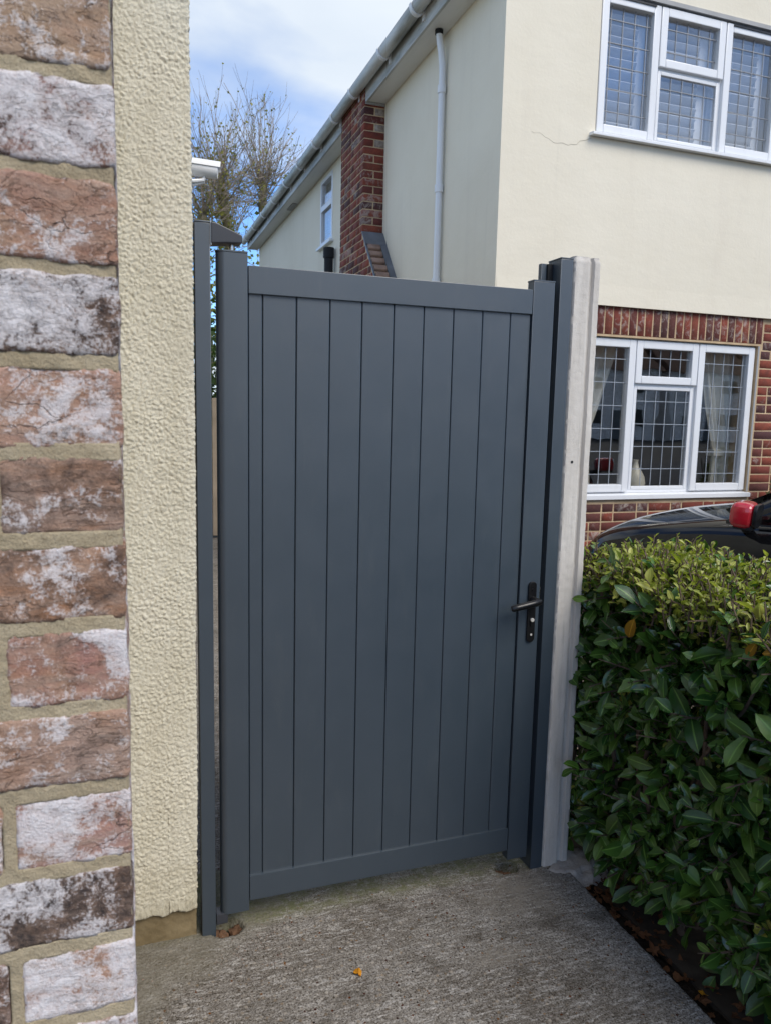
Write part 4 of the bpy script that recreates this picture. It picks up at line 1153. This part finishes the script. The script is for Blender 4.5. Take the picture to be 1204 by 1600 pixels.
for q in range(NS):                      # the face along the path
    y = rng.uniform(HYA, HYB) if q < 380 else rng.uniform(.95, HYB); z = rng.uniform(.02, HZT - .10)
    if y > 1.96 and z < .62 and rng.random() < .45: continue
    dep = abs(rng.normal(0, .085)) + .0
    xb = hedge_surface_x(y, z) + dep + .05
    d = np.array((-1.0, rng.normal(0, .5), rng.normal(.45, .45)))
    young = rng.random() < (.45 if z > HZT - .22 else .06)
    add_shoot(np.array((xb, y, z)), d, rng.uniform(.07, .16), rng.integers(4, 8), rng.uniform(.035, .06) if young else rng.uniform(.062, .112), 1 if young else 0)
for q in range(330):                     # the end by the concrete post
    x_ = rng.uniform(HXA + .04, HXB); z = rng.uniform(.02, HZT - .12)
    if z < .75 and x_ < 1.6 and rng.random() < .5: continue
    yb = HYB - abs(rng.normal(0, .06)) - .03
    add_shoot(np.array((x_, yb, z)), np.array((rng.normal(0, .5), 1.0, rng.normal(.45, .4))), rng.uniform(.07, .14), rng.integers(4, 8), rng.uniform(.058, .088), 0)
for q in range(300):                     # back face
    y = rng.uniform(HYA, HYB); z = rng.uniform(.05, HZT - .05)
    add_shoot(np.array((HXB - .03 - abs(rng.normal(0, .05)), y, z)), np.array((1., rng.normal(0, .5), rng.normal(.4, .4))), rng.uniform(.07, .14), 5, rng.uniform(.06, .09), 0)
for q in range(2700):                    # clipped top with pale young shoots
    x_ = rng.uniform(HXA - .02, HXB); y = rng.uniform(HYA, HYB) if q < 400 else rng.uniform(1.0, HYB)
    edge = min(x_ - HXA + .02, HYB - y + .02, .12) / .12
    z = HZT - .085 - (.055 * (1 - edge) ** 2) + rng.normal(0, .015) + .02 * fb(x_ * 5, y * 5, 4)
    big = rng.random() < .12
    add_shoot(np.array((x_, y, z)), np.array((rng.normal(0, .35), rng.normal(0, .35), 1.)), rng.uniform(.04, .10) * (1.25 if rng.random() < .1 else 1), rng.integers(4, 7), rng.uniform(.045, .070) if big else rng.uniform(.026, .048), 1 if not big or rng.random() < .6 else 0)
for q in range(520):                     # inner leaves that close the gaps
    add_shoot(np.array((rng.uniform(HXA + .12, HXB - .05), rng.uniform(.6, HYB - .12), rng.uniform(.1, HZT - .16))), rng.normal(0, 1, 3) + np.array((-.6, 0, .4)), .12, 6, .085, 0)
# a few yellow spotted leaves at known places
for (yx, yy, yz, s) in ((1.372, 1.715, .930, .068), (1.39, 1.300, .985, .046), (1.40, 1.290, .960, .038), (1.455, 1.99, 1.0, .035)):
    d = np.array((-.12, .30, -.95)) if s > .06 else rng.normal(0, 1, 3)
    leaves.append([1, s, frame_from(d, np.array((-.8, -.55, .3))), np.array((yx, yy, yz)), 2, .4])
# woody stems
for q in range(95):
    y = rng.uniform(.2, HYB - .06); x_ = rng.uniform(HXA + .10, HXB - .1); p = np.array((x_, y, -.06)); pts = [tuple(p)]; d = np.array((rng.normal(0, .25), rng.normal(0, .25), 1.))
    r0 = rng.uniform(.006, .013); n = 9
    for k in range(n):
        d = d + rng.normal(0, .16, 3); d[2] = abs(d[2]); p = p + d / np.linalg.norm(d) * .115
        p[0] = min(max(p[0], HXA + .03), HXB); p[1] = min(p[1], HYB - .03); pts.append(tuple(p))
    pts = [q_ for q_ in pts if q_[2] < HZT - .03]
    if len(pts) > 3: stems.tube(pts, [r0 * (1 - .7 * k / len(pts)) for k in range(len(pts))], 6)
st = rel(stems, tuple(HO)).build('branches', M_twig, hedge, smooth=True, angle=80); tag(st, kind='stuff')
# the 300 that show largest become leaf objects
fwd_n, right_n, up_n = np.array(fwd), np.array(right), np.array(upv)
scores = []
for i, (v, s, Rm, p, cls, ti) in enumerate(leaves):
    mid = p + Rm[:, 1] * s * .5; w = mid - cpos; dz = w @ fwd_n
    sx = (w @ right_n) / dz; sy = (w @ up_n) / dz
    vis = abs(sx) < .53 and abs(sy) < .70 and dz > 0
    outer = max(0, (HXA + .05 - mid[0])) if mid[2] < HZT - .12 else .03
    face = abs(Rm[:, 2] @ (w / np.linalg.norm(w)))
    scores.append((s / dz) * face * (1 if vis else 0) * (1.0 if mid[0] < HXA + .06 or mid[2] > HZT - .06 else .2) if cls != 2 else 9)
order = np.argsort(-np.array(scores)); top = set(order[:300].tolist())
MATS = [M_laurel, M_laurel_new, M_laurel_yel]
leafmesh = {}
def lmesh(v, cls, tb):
    if (v, cls, tb) not in leafmesh:
        vv, ff = variants[v]; me = rawmesh('leaf', [tuple(q) for q in vv], ff, MATS[cls])
        at = me.attributes.new('tint', 'FLOAT', 'POINT'); at.data.foreach_set('value', [tb / 4] * len(vv))
        at = me.attributes.new('rib', 'FLOAT', 'POINT'); at.data.foreach_set('value', RIB)
        leafmesh[(v, cls, tb)] = me
    return leafmesh[(v, cls, tb)]
acc = {0: ([], [], []), 1: ([], [], [])}
for i, (v, s, Rm, p, cls, ti) in enumerate(leaves):
    if i in top:
        o = link(bpy.data.objects.new('leaf', lmesh(int(v), cls, int(ti * 4.99))), hedge)
        M4 = Matrix.Identity(4)
        for a in range(3):
            for b in range(3): M4[a][b] = Rm[a, b] * s
            M4[a][3] = p[a] - HO[a]
        o.matrix_local = M4
        if cls == 2: o['label'] = 'yellow spotted leaf'
    else:
        vv, ff = variants[v]; A = acc[min(cls, 1)]
        base = sum(len(q) for q in A[0]) if False else A[2][-1][1] if A[2] else 0
        A[0].append(vv @ (Rm * s).T + (p - HO)); A[1].append(np.array(ff) + base); A[2].append((ti, base + len(vv)))
for cls, nm in ((0, 'foliage'), (1, 'young_foliage')):
    vs2 = np.concatenate(acc[cls][0]); fs = np.concatenate(acc[cls][1])
    me = bpy.data.meshes.new(nm); me.vertices.add(len(vs2)); me.vertices.foreach_set('co', vs2.astype(np.float32).ravel())
    me.loops.add(fs.size); me.loops.foreach_set('vertex_index', fs.astype(np.int32).ravel())
    me.polygons.add(len(fs)); me.polygons.foreach_set('loop_start', np.arange(0, fs.size, 4, dtype=np.int32))
    me.update(calc_edges=True); me.validate()
    at = me.attributes.new('tint', 'FLOAT', 'POINT')
    at.data.foreach_set('value', np.concatenate([np.full(len(a), t[0]) for a, t in zip(acc[cls][0], acc[cls][2])]).astype(np.float32))
    at = me.attributes.new('rib', 'FLOAT', 'POINT'); at.data.foreach_set('value', np.tile(np.array(RIB, dtype=np.float32), len(acc[cls][0])))
    me.materials.append(MATS[cls]); me.polygons.foreach_set('use_smooth', [True] * len(me.polygons))
    o = link(bpy.data.objects.new(nm, me), hedge); tag(o, kind='stuff')

# ------------------------------------------------------------------ car on the drive
def make_car(paint, mirror_paint, loc, rz, label, group):
    car = empty('car', loc, rz); tag(car, label, 'car', group)
    xs_ = [1.80, 1.76, 1.66, 1.50, 1.30, 1.05, .80, .40, -.2, -.8, -1.3, -1.6, -1.74, -1.80]
    zt = [.56, .66, .775, .855, .905, .945, .985, 1.00, 1.0, 1.0, 1.0, .99, .95, .80]
    hw = [.46, .60, .70, .76, .79, .805, .81, .815, .815, .81, .79, .75, .70, .60]
    V, F = [], []
    for X, z_, w in zip(xs_, zt, hw):
        prof = [(.82, .20), (.97, .30), (1.0, .48), (1.0, .66), (.985, z_ - .13), (.94, z_ - .05), (.86, z_ - .012), (.62, z_ + .018), (.32, z_ + .032), (0, z_ + .036)]
        prof = [(a * w, min(b, z_ + .036) if b > .3 else b) for a, b in prof]
        ring = prof + [(-a, b) for a, b in reversed(prof[:-1])]
        V += [(X, a, b) for a, b in ring]
    n = 19
    for i in range(len(xs_) - 1):
        for k in range(n - 1): F.append((i * n + k, i * n + k + 1, (i + 1) * n + k + 1, (i + 1) * n + k))
    F.append(tuple(range(n))); F.append(tuple((len(xs_) - 1) * n + k for k in range(n - 1, -1, -1)))
    b = MB(); b.add(V, F); body = b.build('body', paint, car, smooth=True, angle=180)
    sd = body.modifiers.new('s', 'SUBSURF'); sd.levels = 2; sd.render_levels = 2
    # cabin
    cab = [(.82, .985, .70, .985, .02), (.50, 1.18, .66, 1.20, 0), (.15, 1.36, .60, 1.385, 0), (-.15, 1.42, .565, 1.45, 0), (-.8, 1.43, .56, 1.46, 0), (-1.25, 1.38, .56, 1.41, 0), (-1.5, 1.22, .60, 1.24, 0), (-1.70, .98, .66, .985, 0)]
    V, F = [], []
    for X, zs_, w, zc_, _ in cab:
        ring = [(w + (zs_ - .95) * .28, .93), (w + (zs_ - .95) * .16, .95 + (zs_ - .95) * .5), (w, zs_ - .02), (w * .9, zs_ + .01), (w * .5, zc_), (0, zc_ + .008)]
        ring = ring + [(-a, b_) for a, b_ in reversed(ring[:-1])]; V += [(X, a, b_) for a, b_ in ring]
    n = 11
    for i in range(len(cab) - 1):
        for k in range(n - 1): F.append((i * n + k, i * n + k + 1, (i + 1) * n + k + 1, (i + 1) * n + k))
    b = MB(); b.add(V, F); cabin = b.build('cabin', paint, car, smooth=True, angle=180)
    sd = cabin.modifiers.new('s', 'SUBSURF'); sd.levels = 2; sd.render_levels = 2
    # glazing panels set just outside the cabin skin
    for s in (1, -1):
        for pts in ([(.66, .79 - .02, 1.00), (-.28, .80, 1.00), (-.28, .635, 1.36), (.05, .645, 1.31)], [(-.34, .80, 1.00), (-1.30, .765, 1.00), (-1.18, .64, 1.32), (-.34, .632, 1.36)]):
            P = [(a, s * b_, c) for a, b_, c in pts]; Q = [(a, s * (b_ - .03), c) for a, b_, c in pts]
            w_ = MB(); w_.add(P + Q, [(0, 1, 2, 3), (7, 6, 5, 4), (0, 4, 5, 1), (1, 5, 6, 2), (2, 6, 7, 3), (3, 7, 4, 0)])
            w_.build('side_window', M_rubber if False else M_carglass, car)
    w_ = MB(); P = [(.86, .62, 1.015), (.86, -.62, 1.015), (.12, -.50, 1.395), (.12, .50, 1.395)]; Q = [(a - .03, b_, c - .02) for a, b_, c in P]
    w_.add(P + Q, [(0, 1, 2, 3), (7, 6, 5, 4), (0, 4, 5, 1), (1, 5, 6, 2), (2, 6, 7, 3), (3, 7, 4, 0)]); w_.build('windscreen', M_carglass, car)
    for s in (1, -1):
        m = MB().box(-.055, .060, -.095, .095, -.065, .065).mesh('mirror_shell', mirror_paint, bevel=.052, segs=6)
        o = link(bpy.data.objects.new('door_mirror', m), car); o.location = (.655, s * .915, 1.035); o.rotation_euler = (0, R_(-4), s * R_(8)); o.scale = (1.0, .95, 1.02)
        if s == 1 and mirror_paint is M_redp: o['label'] = 'red door mirror'
        MB().prism(rrect(.088, .058, .035), 'x', -.068, -.050).build('mirror_glass', M_black, o, bevel=.004)
        MB().prism([(-.055, -.070), (.035, -.070), (.04, -.045), (-.06, -.045)], 'y', -.08, .07).build('mirror_trim', M_rubber, o, bevel=.006)
        MB().tube([(.0, -s * .03, -.05), (.0, -s * .09, -.075), (.01, -s * .16, -.085)], [.03, .028, .03], 10).build('mirror_arm', M_rubber, o, smooth=True)
        hlm = MB().lathe([(.0, 0), (.07, .005), (.095, -.03), (.1, -.08)], 18, (0, 0, 0), 'x').build('headlight', M_lamp, car, smooth=True, loc=(1.66, s * .53, .66)); hlm.rotation_euler = (0, R_(-25), s * R_(28))
        for wx in (1.15, -1.15):
            wh = MB().lathe([(.20, -.09), (.275, -.085), (.29, -.05), (.29, .05), (.275, .085), (.2, .09)], 28, (0, 0, 0), 'y').build('wheel', M_rubber, car, smooth=True, loc=(wx, s * .73, .29))
            MB().lathe([(.05, -.095), (.19, -.093), (.2, -.06), (.2, .06), (.19, .093), (.05, .095)], 20, (0, 0, 0), 'y').build('rim', M_steel, wh)
    MB().box(1.68, 1.805, -.35, .35, .30, .44).build('grille', M_rubber, car, bevel=.02)
    MB().box(1.795, 1.812, -.26, .26, .45, .56).build('number_plate', M_upvc, car, bevel=.003)
    return car
make_car(M_car, M_redp, (4.05, 2.70, 0), math.atan2(.898, -.434), 'black car with red door mirrors parked on the drive behind the hedge', 'parked cars')
make_car(M_silver, M_silver, (4.6, -6.0, -.06), R_(180), 'silver car standing in the road, seen mirrored in the downstairs window', 'parked cars')

# ------------------------------------------------------------------ trees beyond the house
def tree(base, knob, rk, n_sh, spread, hl, label, nleaf, seed):
    r = random.Random(seed)
    t = empty('tree', (base[0], base[1], 0)); tag(t, label, 'tree', 'pollarded trees behind the house')
    B = Vector(base); K = Vector(knob)
    pts = []; n = 12
    for i in range(n + 1):
        s = i / n; p = B.lerp(K, s); p.x += .18 * math.sin(s * 3.1) * (1 - s) + .03 * r.uniform(-1, 1); pts.append(p - B)
    rr = [rk * (1.55 - .65 * i / n) for i in range(n - 1)] + [rk * 1.25, rk * .9]
    MB().tube(pts, rr, 10).build('trunk', M_bark, t, smooth=True, angle=80)
    c = MB(); tips = []
    for k in range(n_sh):
        a = r.uniform(0, 2 * PI); e = abs(r.gauss(0, spread)); 
        d = Vector((math.cos(a) * math.sin(e), math.sin(a) * math.sin(e), math.cos(e)))
        L = hl * r.uniform(.55, 1.05) * (1 - .25 * min(1, e)); p = K - B - Vector((0, 0, r.uniform(0, .8) ** 2)); P = [p]; m = 6
        for q in range(m):
            d = (d + Vector((r.gauss(0, .13), r.gauss(0, .13), .03))).normalized(); p = p + d * L / m; P.append(p)
        r0 = r.uniform(.005, .011)
        c.tube(P, [r0 * (1 - .75 * q / m) + .003 for q in range(m + 1)], 4, False)
        for q in range(r.randint(7, 12)):
            i = r.randint(1, m); f = r.random(); s0 = P[i - 1].lerp(P[i], f)
            dd = (d + Vector((r.gauss(0, .6), r.gauss(0, .6), r.gauss(.1, .4)))).normalized(); l2 = r.uniform(.18, .62)
            e1 = s0 + dd * l2 * .5 + Vector((0, 0, .02)); e2 = e1 + (dd + Vector((0, 0, .35))).normalized() * l2 * .5
            c.tube([s0, e1, e2], [.0045, .0035, .0025], 3, False); tips += [e1, e2, s0.lerp(e1, .5)]
    c.build('crown', M_shoot, t, smooth=True, angle=80)
    V, F, TI = [], [], []
    for k in range(int(nleaf * .65)):
        p = r.choice(tips); 
        if r.random() < .5: p = p + Vector((r.gauss(0, .03), r.gauss(0, .03), r.gauss(-.02, .03)))
        Rm = Euler((r.uniform(0, 6), r.uniform(0, 6), r.uniform(0, 6))).to_matrix(); s = r.uniform(.022, .05)
        b = len(V)
        for q in ((-.4, 0, 0), (0, -.5, .1), (.4, 0, 0), (0, .6, .1)): V.append(tuple(p + Rm @ Vector(q) * s * 1.6))
        F.append((b, b + 1, b + 2, b + 3)); TI += [r.random()] * 4
    # ivy and leaf tufts along the upper trunk
    for k in range(nleaf // 2):
        s = r.uniform(.45, 1.0); p = (K - B) * s; p = p + Vector((r.gauss(0, .17), r.gauss(0, .17), r.gauss(0, .15)))
        Rm = Euler((r.uniform(0, 6), r.uniform(0, 6), r.uniform(0, 6))).to_matrix(); sz = r.uniform(.04, .08); b = len(V)
        for q in ((-.4, 0, 0), (0, -.5, .1), (.4, 0, 0), (0, .6, .1)): V.append(tuple(p + Rm @ Vector(q) * sz * 1.6))
        F.append((b, b + 1, b + 2, b + 3)); TI += [r.random() * .6] * 4
    me = rawmesh('leaves', V, F, M_treeleaf, False); at = me.attributes.new('tint', 'FLOAT', 'POINT'); at.data.foreach_set('value', TI)
    tag(link(bpy.data.objects.new('leaves', me), t), kind='stuff')
tree((3.1, 18.0, -.1), (2.22, 18.0, 6.55), .10, 74, 1.1, 2.4, 'bare pollarded tree with leaning trunk, left of the gutter end and above the gate hinge', 950, 3)
tree((3.5, 18.4, -.1), (3.27, 18.4, 6.70), .09, 72, 1.05, 2.4, 'bare pollarded tree rising directly behind the gutter of the cream house', 520, 5)
tree((1.7, 17.6, -.1), (1.80, 17.6, 5.65), .12, 56, .9, 2.3, 'leafier pollarded tree half hidden by the roughcast wall', 1300, 8)
tree((2.75, 20.5, -.1), (2.75, 20.5, 6.0), .08, 56, .95, 2.6, 'farthest bare tree between the two trunks', 700, 11)

# ------------------------------------------------------------------ garden beyond the gate
gf = empty('garden_fence', (0.2, 8.9, 0)); tag(gf, 'tan board fence at the end of the passage behind the gate', 'fence')
pk = MB().box(-.07, .07, -.01, .01, 0, 1.62).mesh('plank', M_fence, bevel=.003, segs=1)
xx = -.6
while xx < 2.2:
    o = link(bpy.data.objects.new('plank', pk), gf); o.location = (xx, random.uniform(-.004, .004), random.uniform(-.01, .01)); xx += .146
MB().box(-.7, 2.2, .012, .05, .3, .4).box(-.7, 2.2, .012, .05, 1.2, 1.3).build('rail', M_fence, gf)
def leafy(name, loc, size, n, label, cat, m, ls, seed, group=None):
    r = random.Random(seed); t = empty(name, loc); tag(t, label, cat, group)
    s = MB()
    for k in range(14):
        a = r.uniform(0, 6.28); s.tube([(0, 0, 0), (math.cos(a) * size[0] * .25, math.sin(a) * size[1] * .25, size[2] * .5), (math.cos(a) * size[0] * .42, math.sin(a) * size[1] * .42, size[2] * r.uniform(.75, 1))], [.012, .008, .004], 5)
    s.build('stems', M_twig, t)
    V, F, TI = [], [], []
    for k in range(n):
        u = Vector((r.gauss(0, .5), r.gauss(0, .5), r.gauss(0, .5))); 
        if u.length > 1: u.normalize()
        p = Vector((u.x * size[0] / 2, u.y * size[1] / 2, size[2] * (.55 + u.z * .45)))
        Rm = Euler((r.uniform(0, 6), r.uniform(0, 6), r.uniform(0, 6))).to_matrix(); b = len(V); q_ = ls * r.uniform(.7, 1.3)
        for q in ((-.22, 0, 0), (0, -.5, 0), (.22, 0, 0), (0, .5, .05)): V.append(tuple(p + Rm @ Vector(q) * q_))
        F.append((b, b + 1, b + 2, b + 3)); TI += [r.random()] * 4
    me = rawmesh('leaves', V, F, m, False); at = me.attributes.new('tint', 'FLOAT', 'POINT'); at.data.foreach_set('value', TI)
    tag(link(bpy.data.objects.new('leaves', me), t), kind='stuff')
leafy('garden_bush', (.9, 10.2, -.05), (3.2, 1.6, 3.0), 5000, 'green bush behind the garden fence, seen through the hinge gap', 'bush', M_darkleaf, .10, 2)
leafy('shrub', (5.22, 4.62, -.03), (.46, .46, 1.28), 1300, 'grey-green shrub against the brickwork behind the red door mirror', 'shrub', M_bushleaf, .055, 4)

# ------------------------------------------------------------------ small things on the ground
def dead_leaf_mesh(seed, m, lobed):
    r = random.Random(seed); V, F = [(0, 0, .004)], []; n = 22
    for k in range(n):
        a = 2 * PI * k / n
        rad_ = (.5 + (.16 * math.cos(5 * a) if lobed else .03 * math.cos(3 * a)) + r.uniform(-.05, .05)) * (1 + .35 * math.cos(a))
        V.append((rad_ * math.cos(a), rad_ * math.sin(a) * .78, .10 * math.sin(2 * a + seed) + .12 * r.random()))
    for k in range(n): F.append((0, 1 + k, 1 + (k + 1) % n))
    V += [(.66, 0, .03), (1.0, .05, .08), (1.0, .02, .08)]; F.append((len(V) - 3, len(V) - 2, len(V) - 1))
    me = rawmesh('fallen_leaf', V, F, m, False); at = me.attributes.new('tint', 'FLOAT', 'POINT'); at.data.foreach_set('value', [r.random()] * len(V))
    return me
yl = link(bpy.data.objects.new('fallen_leaf', dead_leaf_mesh(4, M_yellowleaf, False))); yl.location = (.564, 1.727, .003); yl.scale = (.026, .024, .045); yl.rotation_euler = (0.1, -.05, 1.9)
tag(yl, 'single orange-yellow leaf lying on the concrete path in front of the gate', 'leaf')
dlm = [dead_leaf_mesh(20 + k, M_deadleaf, k % 2 == 0) for k in range(7)]
for k in range(120):
    yy = random.uniform(1.15, 2.0); xx = 1.395 + abs(random.gauss(0, .10))
    if xx > 1.9: continue
    o = link(bpy.data.objects.new('dead_leaf', dlm[k % 7])); s = random.uniform(.016, .036); o.scale = (s, s, s * 1.1)
    o.location = (xx, yy, -.036 + random.uniform(0, .014)); o.rotation_euler = (random.gauss(0, .3), random.gauss(0, .3), random.uniform(0, 6.3))
    tag(o, 'curled brown dead leaf on the dark soil under the hedge', 'leaf', 'dead leaves under the hedge')
ol = link(bpy.data.objects.new('dead_leaf', dead_leaf_mesh(51, M_yellowleaf, True))); ol.location = (1.425, 1.40, -.018); ol.scale = (.024, .024, .025); ol.rotation_euler = (.2, .3, 1); tag(ol, 'ochre lobed leaf lying at the path edge under the hedge', 'leaf')
rb = MB()
for hx_, hy_, rx_, ry_, n_ in ((.268, 2.025, .045, .018, 10), (1.175, 2.04, .035, .014, 7)):
    for k in range(n_):
        px, py = hx_ + random.uniform(-rx_, rx_), hy_ + random.uniform(-ry_, ry_); s = random.uniform(.007, .018)
        ico = bmesh.new(); bmesh.ops.create_icosphere(ico, subdivisions=2, radius=s)
        vv = [tuple(Vector((px, py, -.028)) + v.co * (1 + .5 * noise.noise(v.co * 90 + Vector((k, 0, 0)))) ) for v in ico.verts]; ff = [tuple(v.index for v in f_.verts) for f_ in ico.faces]; ico.free(); rb.add(vv, ff)
rbo = rb.build('rubble', M_rubble, smooth=True, angle=30); tag(rbo, kind='stuff')
gm = MB()
for k in range(420):
    if k < 190: px, py = random.uniform(-.02, .42), random.gauss(1.93, .05)
    else: px, py = random.uniform(0, 1.36), random.uniform(1.3, 1.99)
    if px < .18 and py > 1.975: continue
    s = random.uniform(.0009, .0028) * (1.5 if k < 60 else 1); a = random.uniform(0, 6)
    v = [(px + s * math.cos(a + q * 1.57) * random.uniform(.6, 1.4), py + s * math.sin(a + q * 1.57) * random.uniform(.6, 1.4), .001) for q in range(4)] + [(px, py, .001 + s * 1.1)]
    gm.add(v, [(0, 1, 4), (1, 2, 4), (2, 3, 4), (3, 0, 4)])
gmo = gm.build('grit', M_paver); tag(gmo, kind='stuff')

# ------------------------------------------------------------------ across the road (mirrored in the panes)
def far_house(x0, label):
    t = empty('opposite_house', (x0, -34, 0)); tag(t, label, 'house', 'houses across the road')
    MB().box(-3.6, 3.6, -6, 0, 0, 4.9).build('wall', M_red, t)
    MB().prism([(.35, 4.85), (-3.0, 7.3), (-6.35, 4.85)], 'x', -3.8, 3.8).build('roof', M_tile, t)
    for wx in (-1.9, 1.7):
        for wz in (1.0, 3.3):
            f_ = MB().box(wx - .8, wx + .8, -.02, .05, wz, wz + 1.1).build('window', M_upvc, t)
            for q in (-.4, .4): MB().box(wx + q - .33, wx + q + .33, .05, .056, wz + .08, wz + 1.02).build('pane', M_black, f_)
    MB().box(-.3, .5, 0, .05, 0, 2.1).build('door', M_coat, t)
for k, x0 in enumerate((16, 24.2, 32.4, 40.6, 48.8, 57.0)):
    far_house(x0, ['leftmost', 'second', 'third', 'fourth', 'fifth', 'rightmost'][k] + ' brick house of the row across the road behind the viewer')
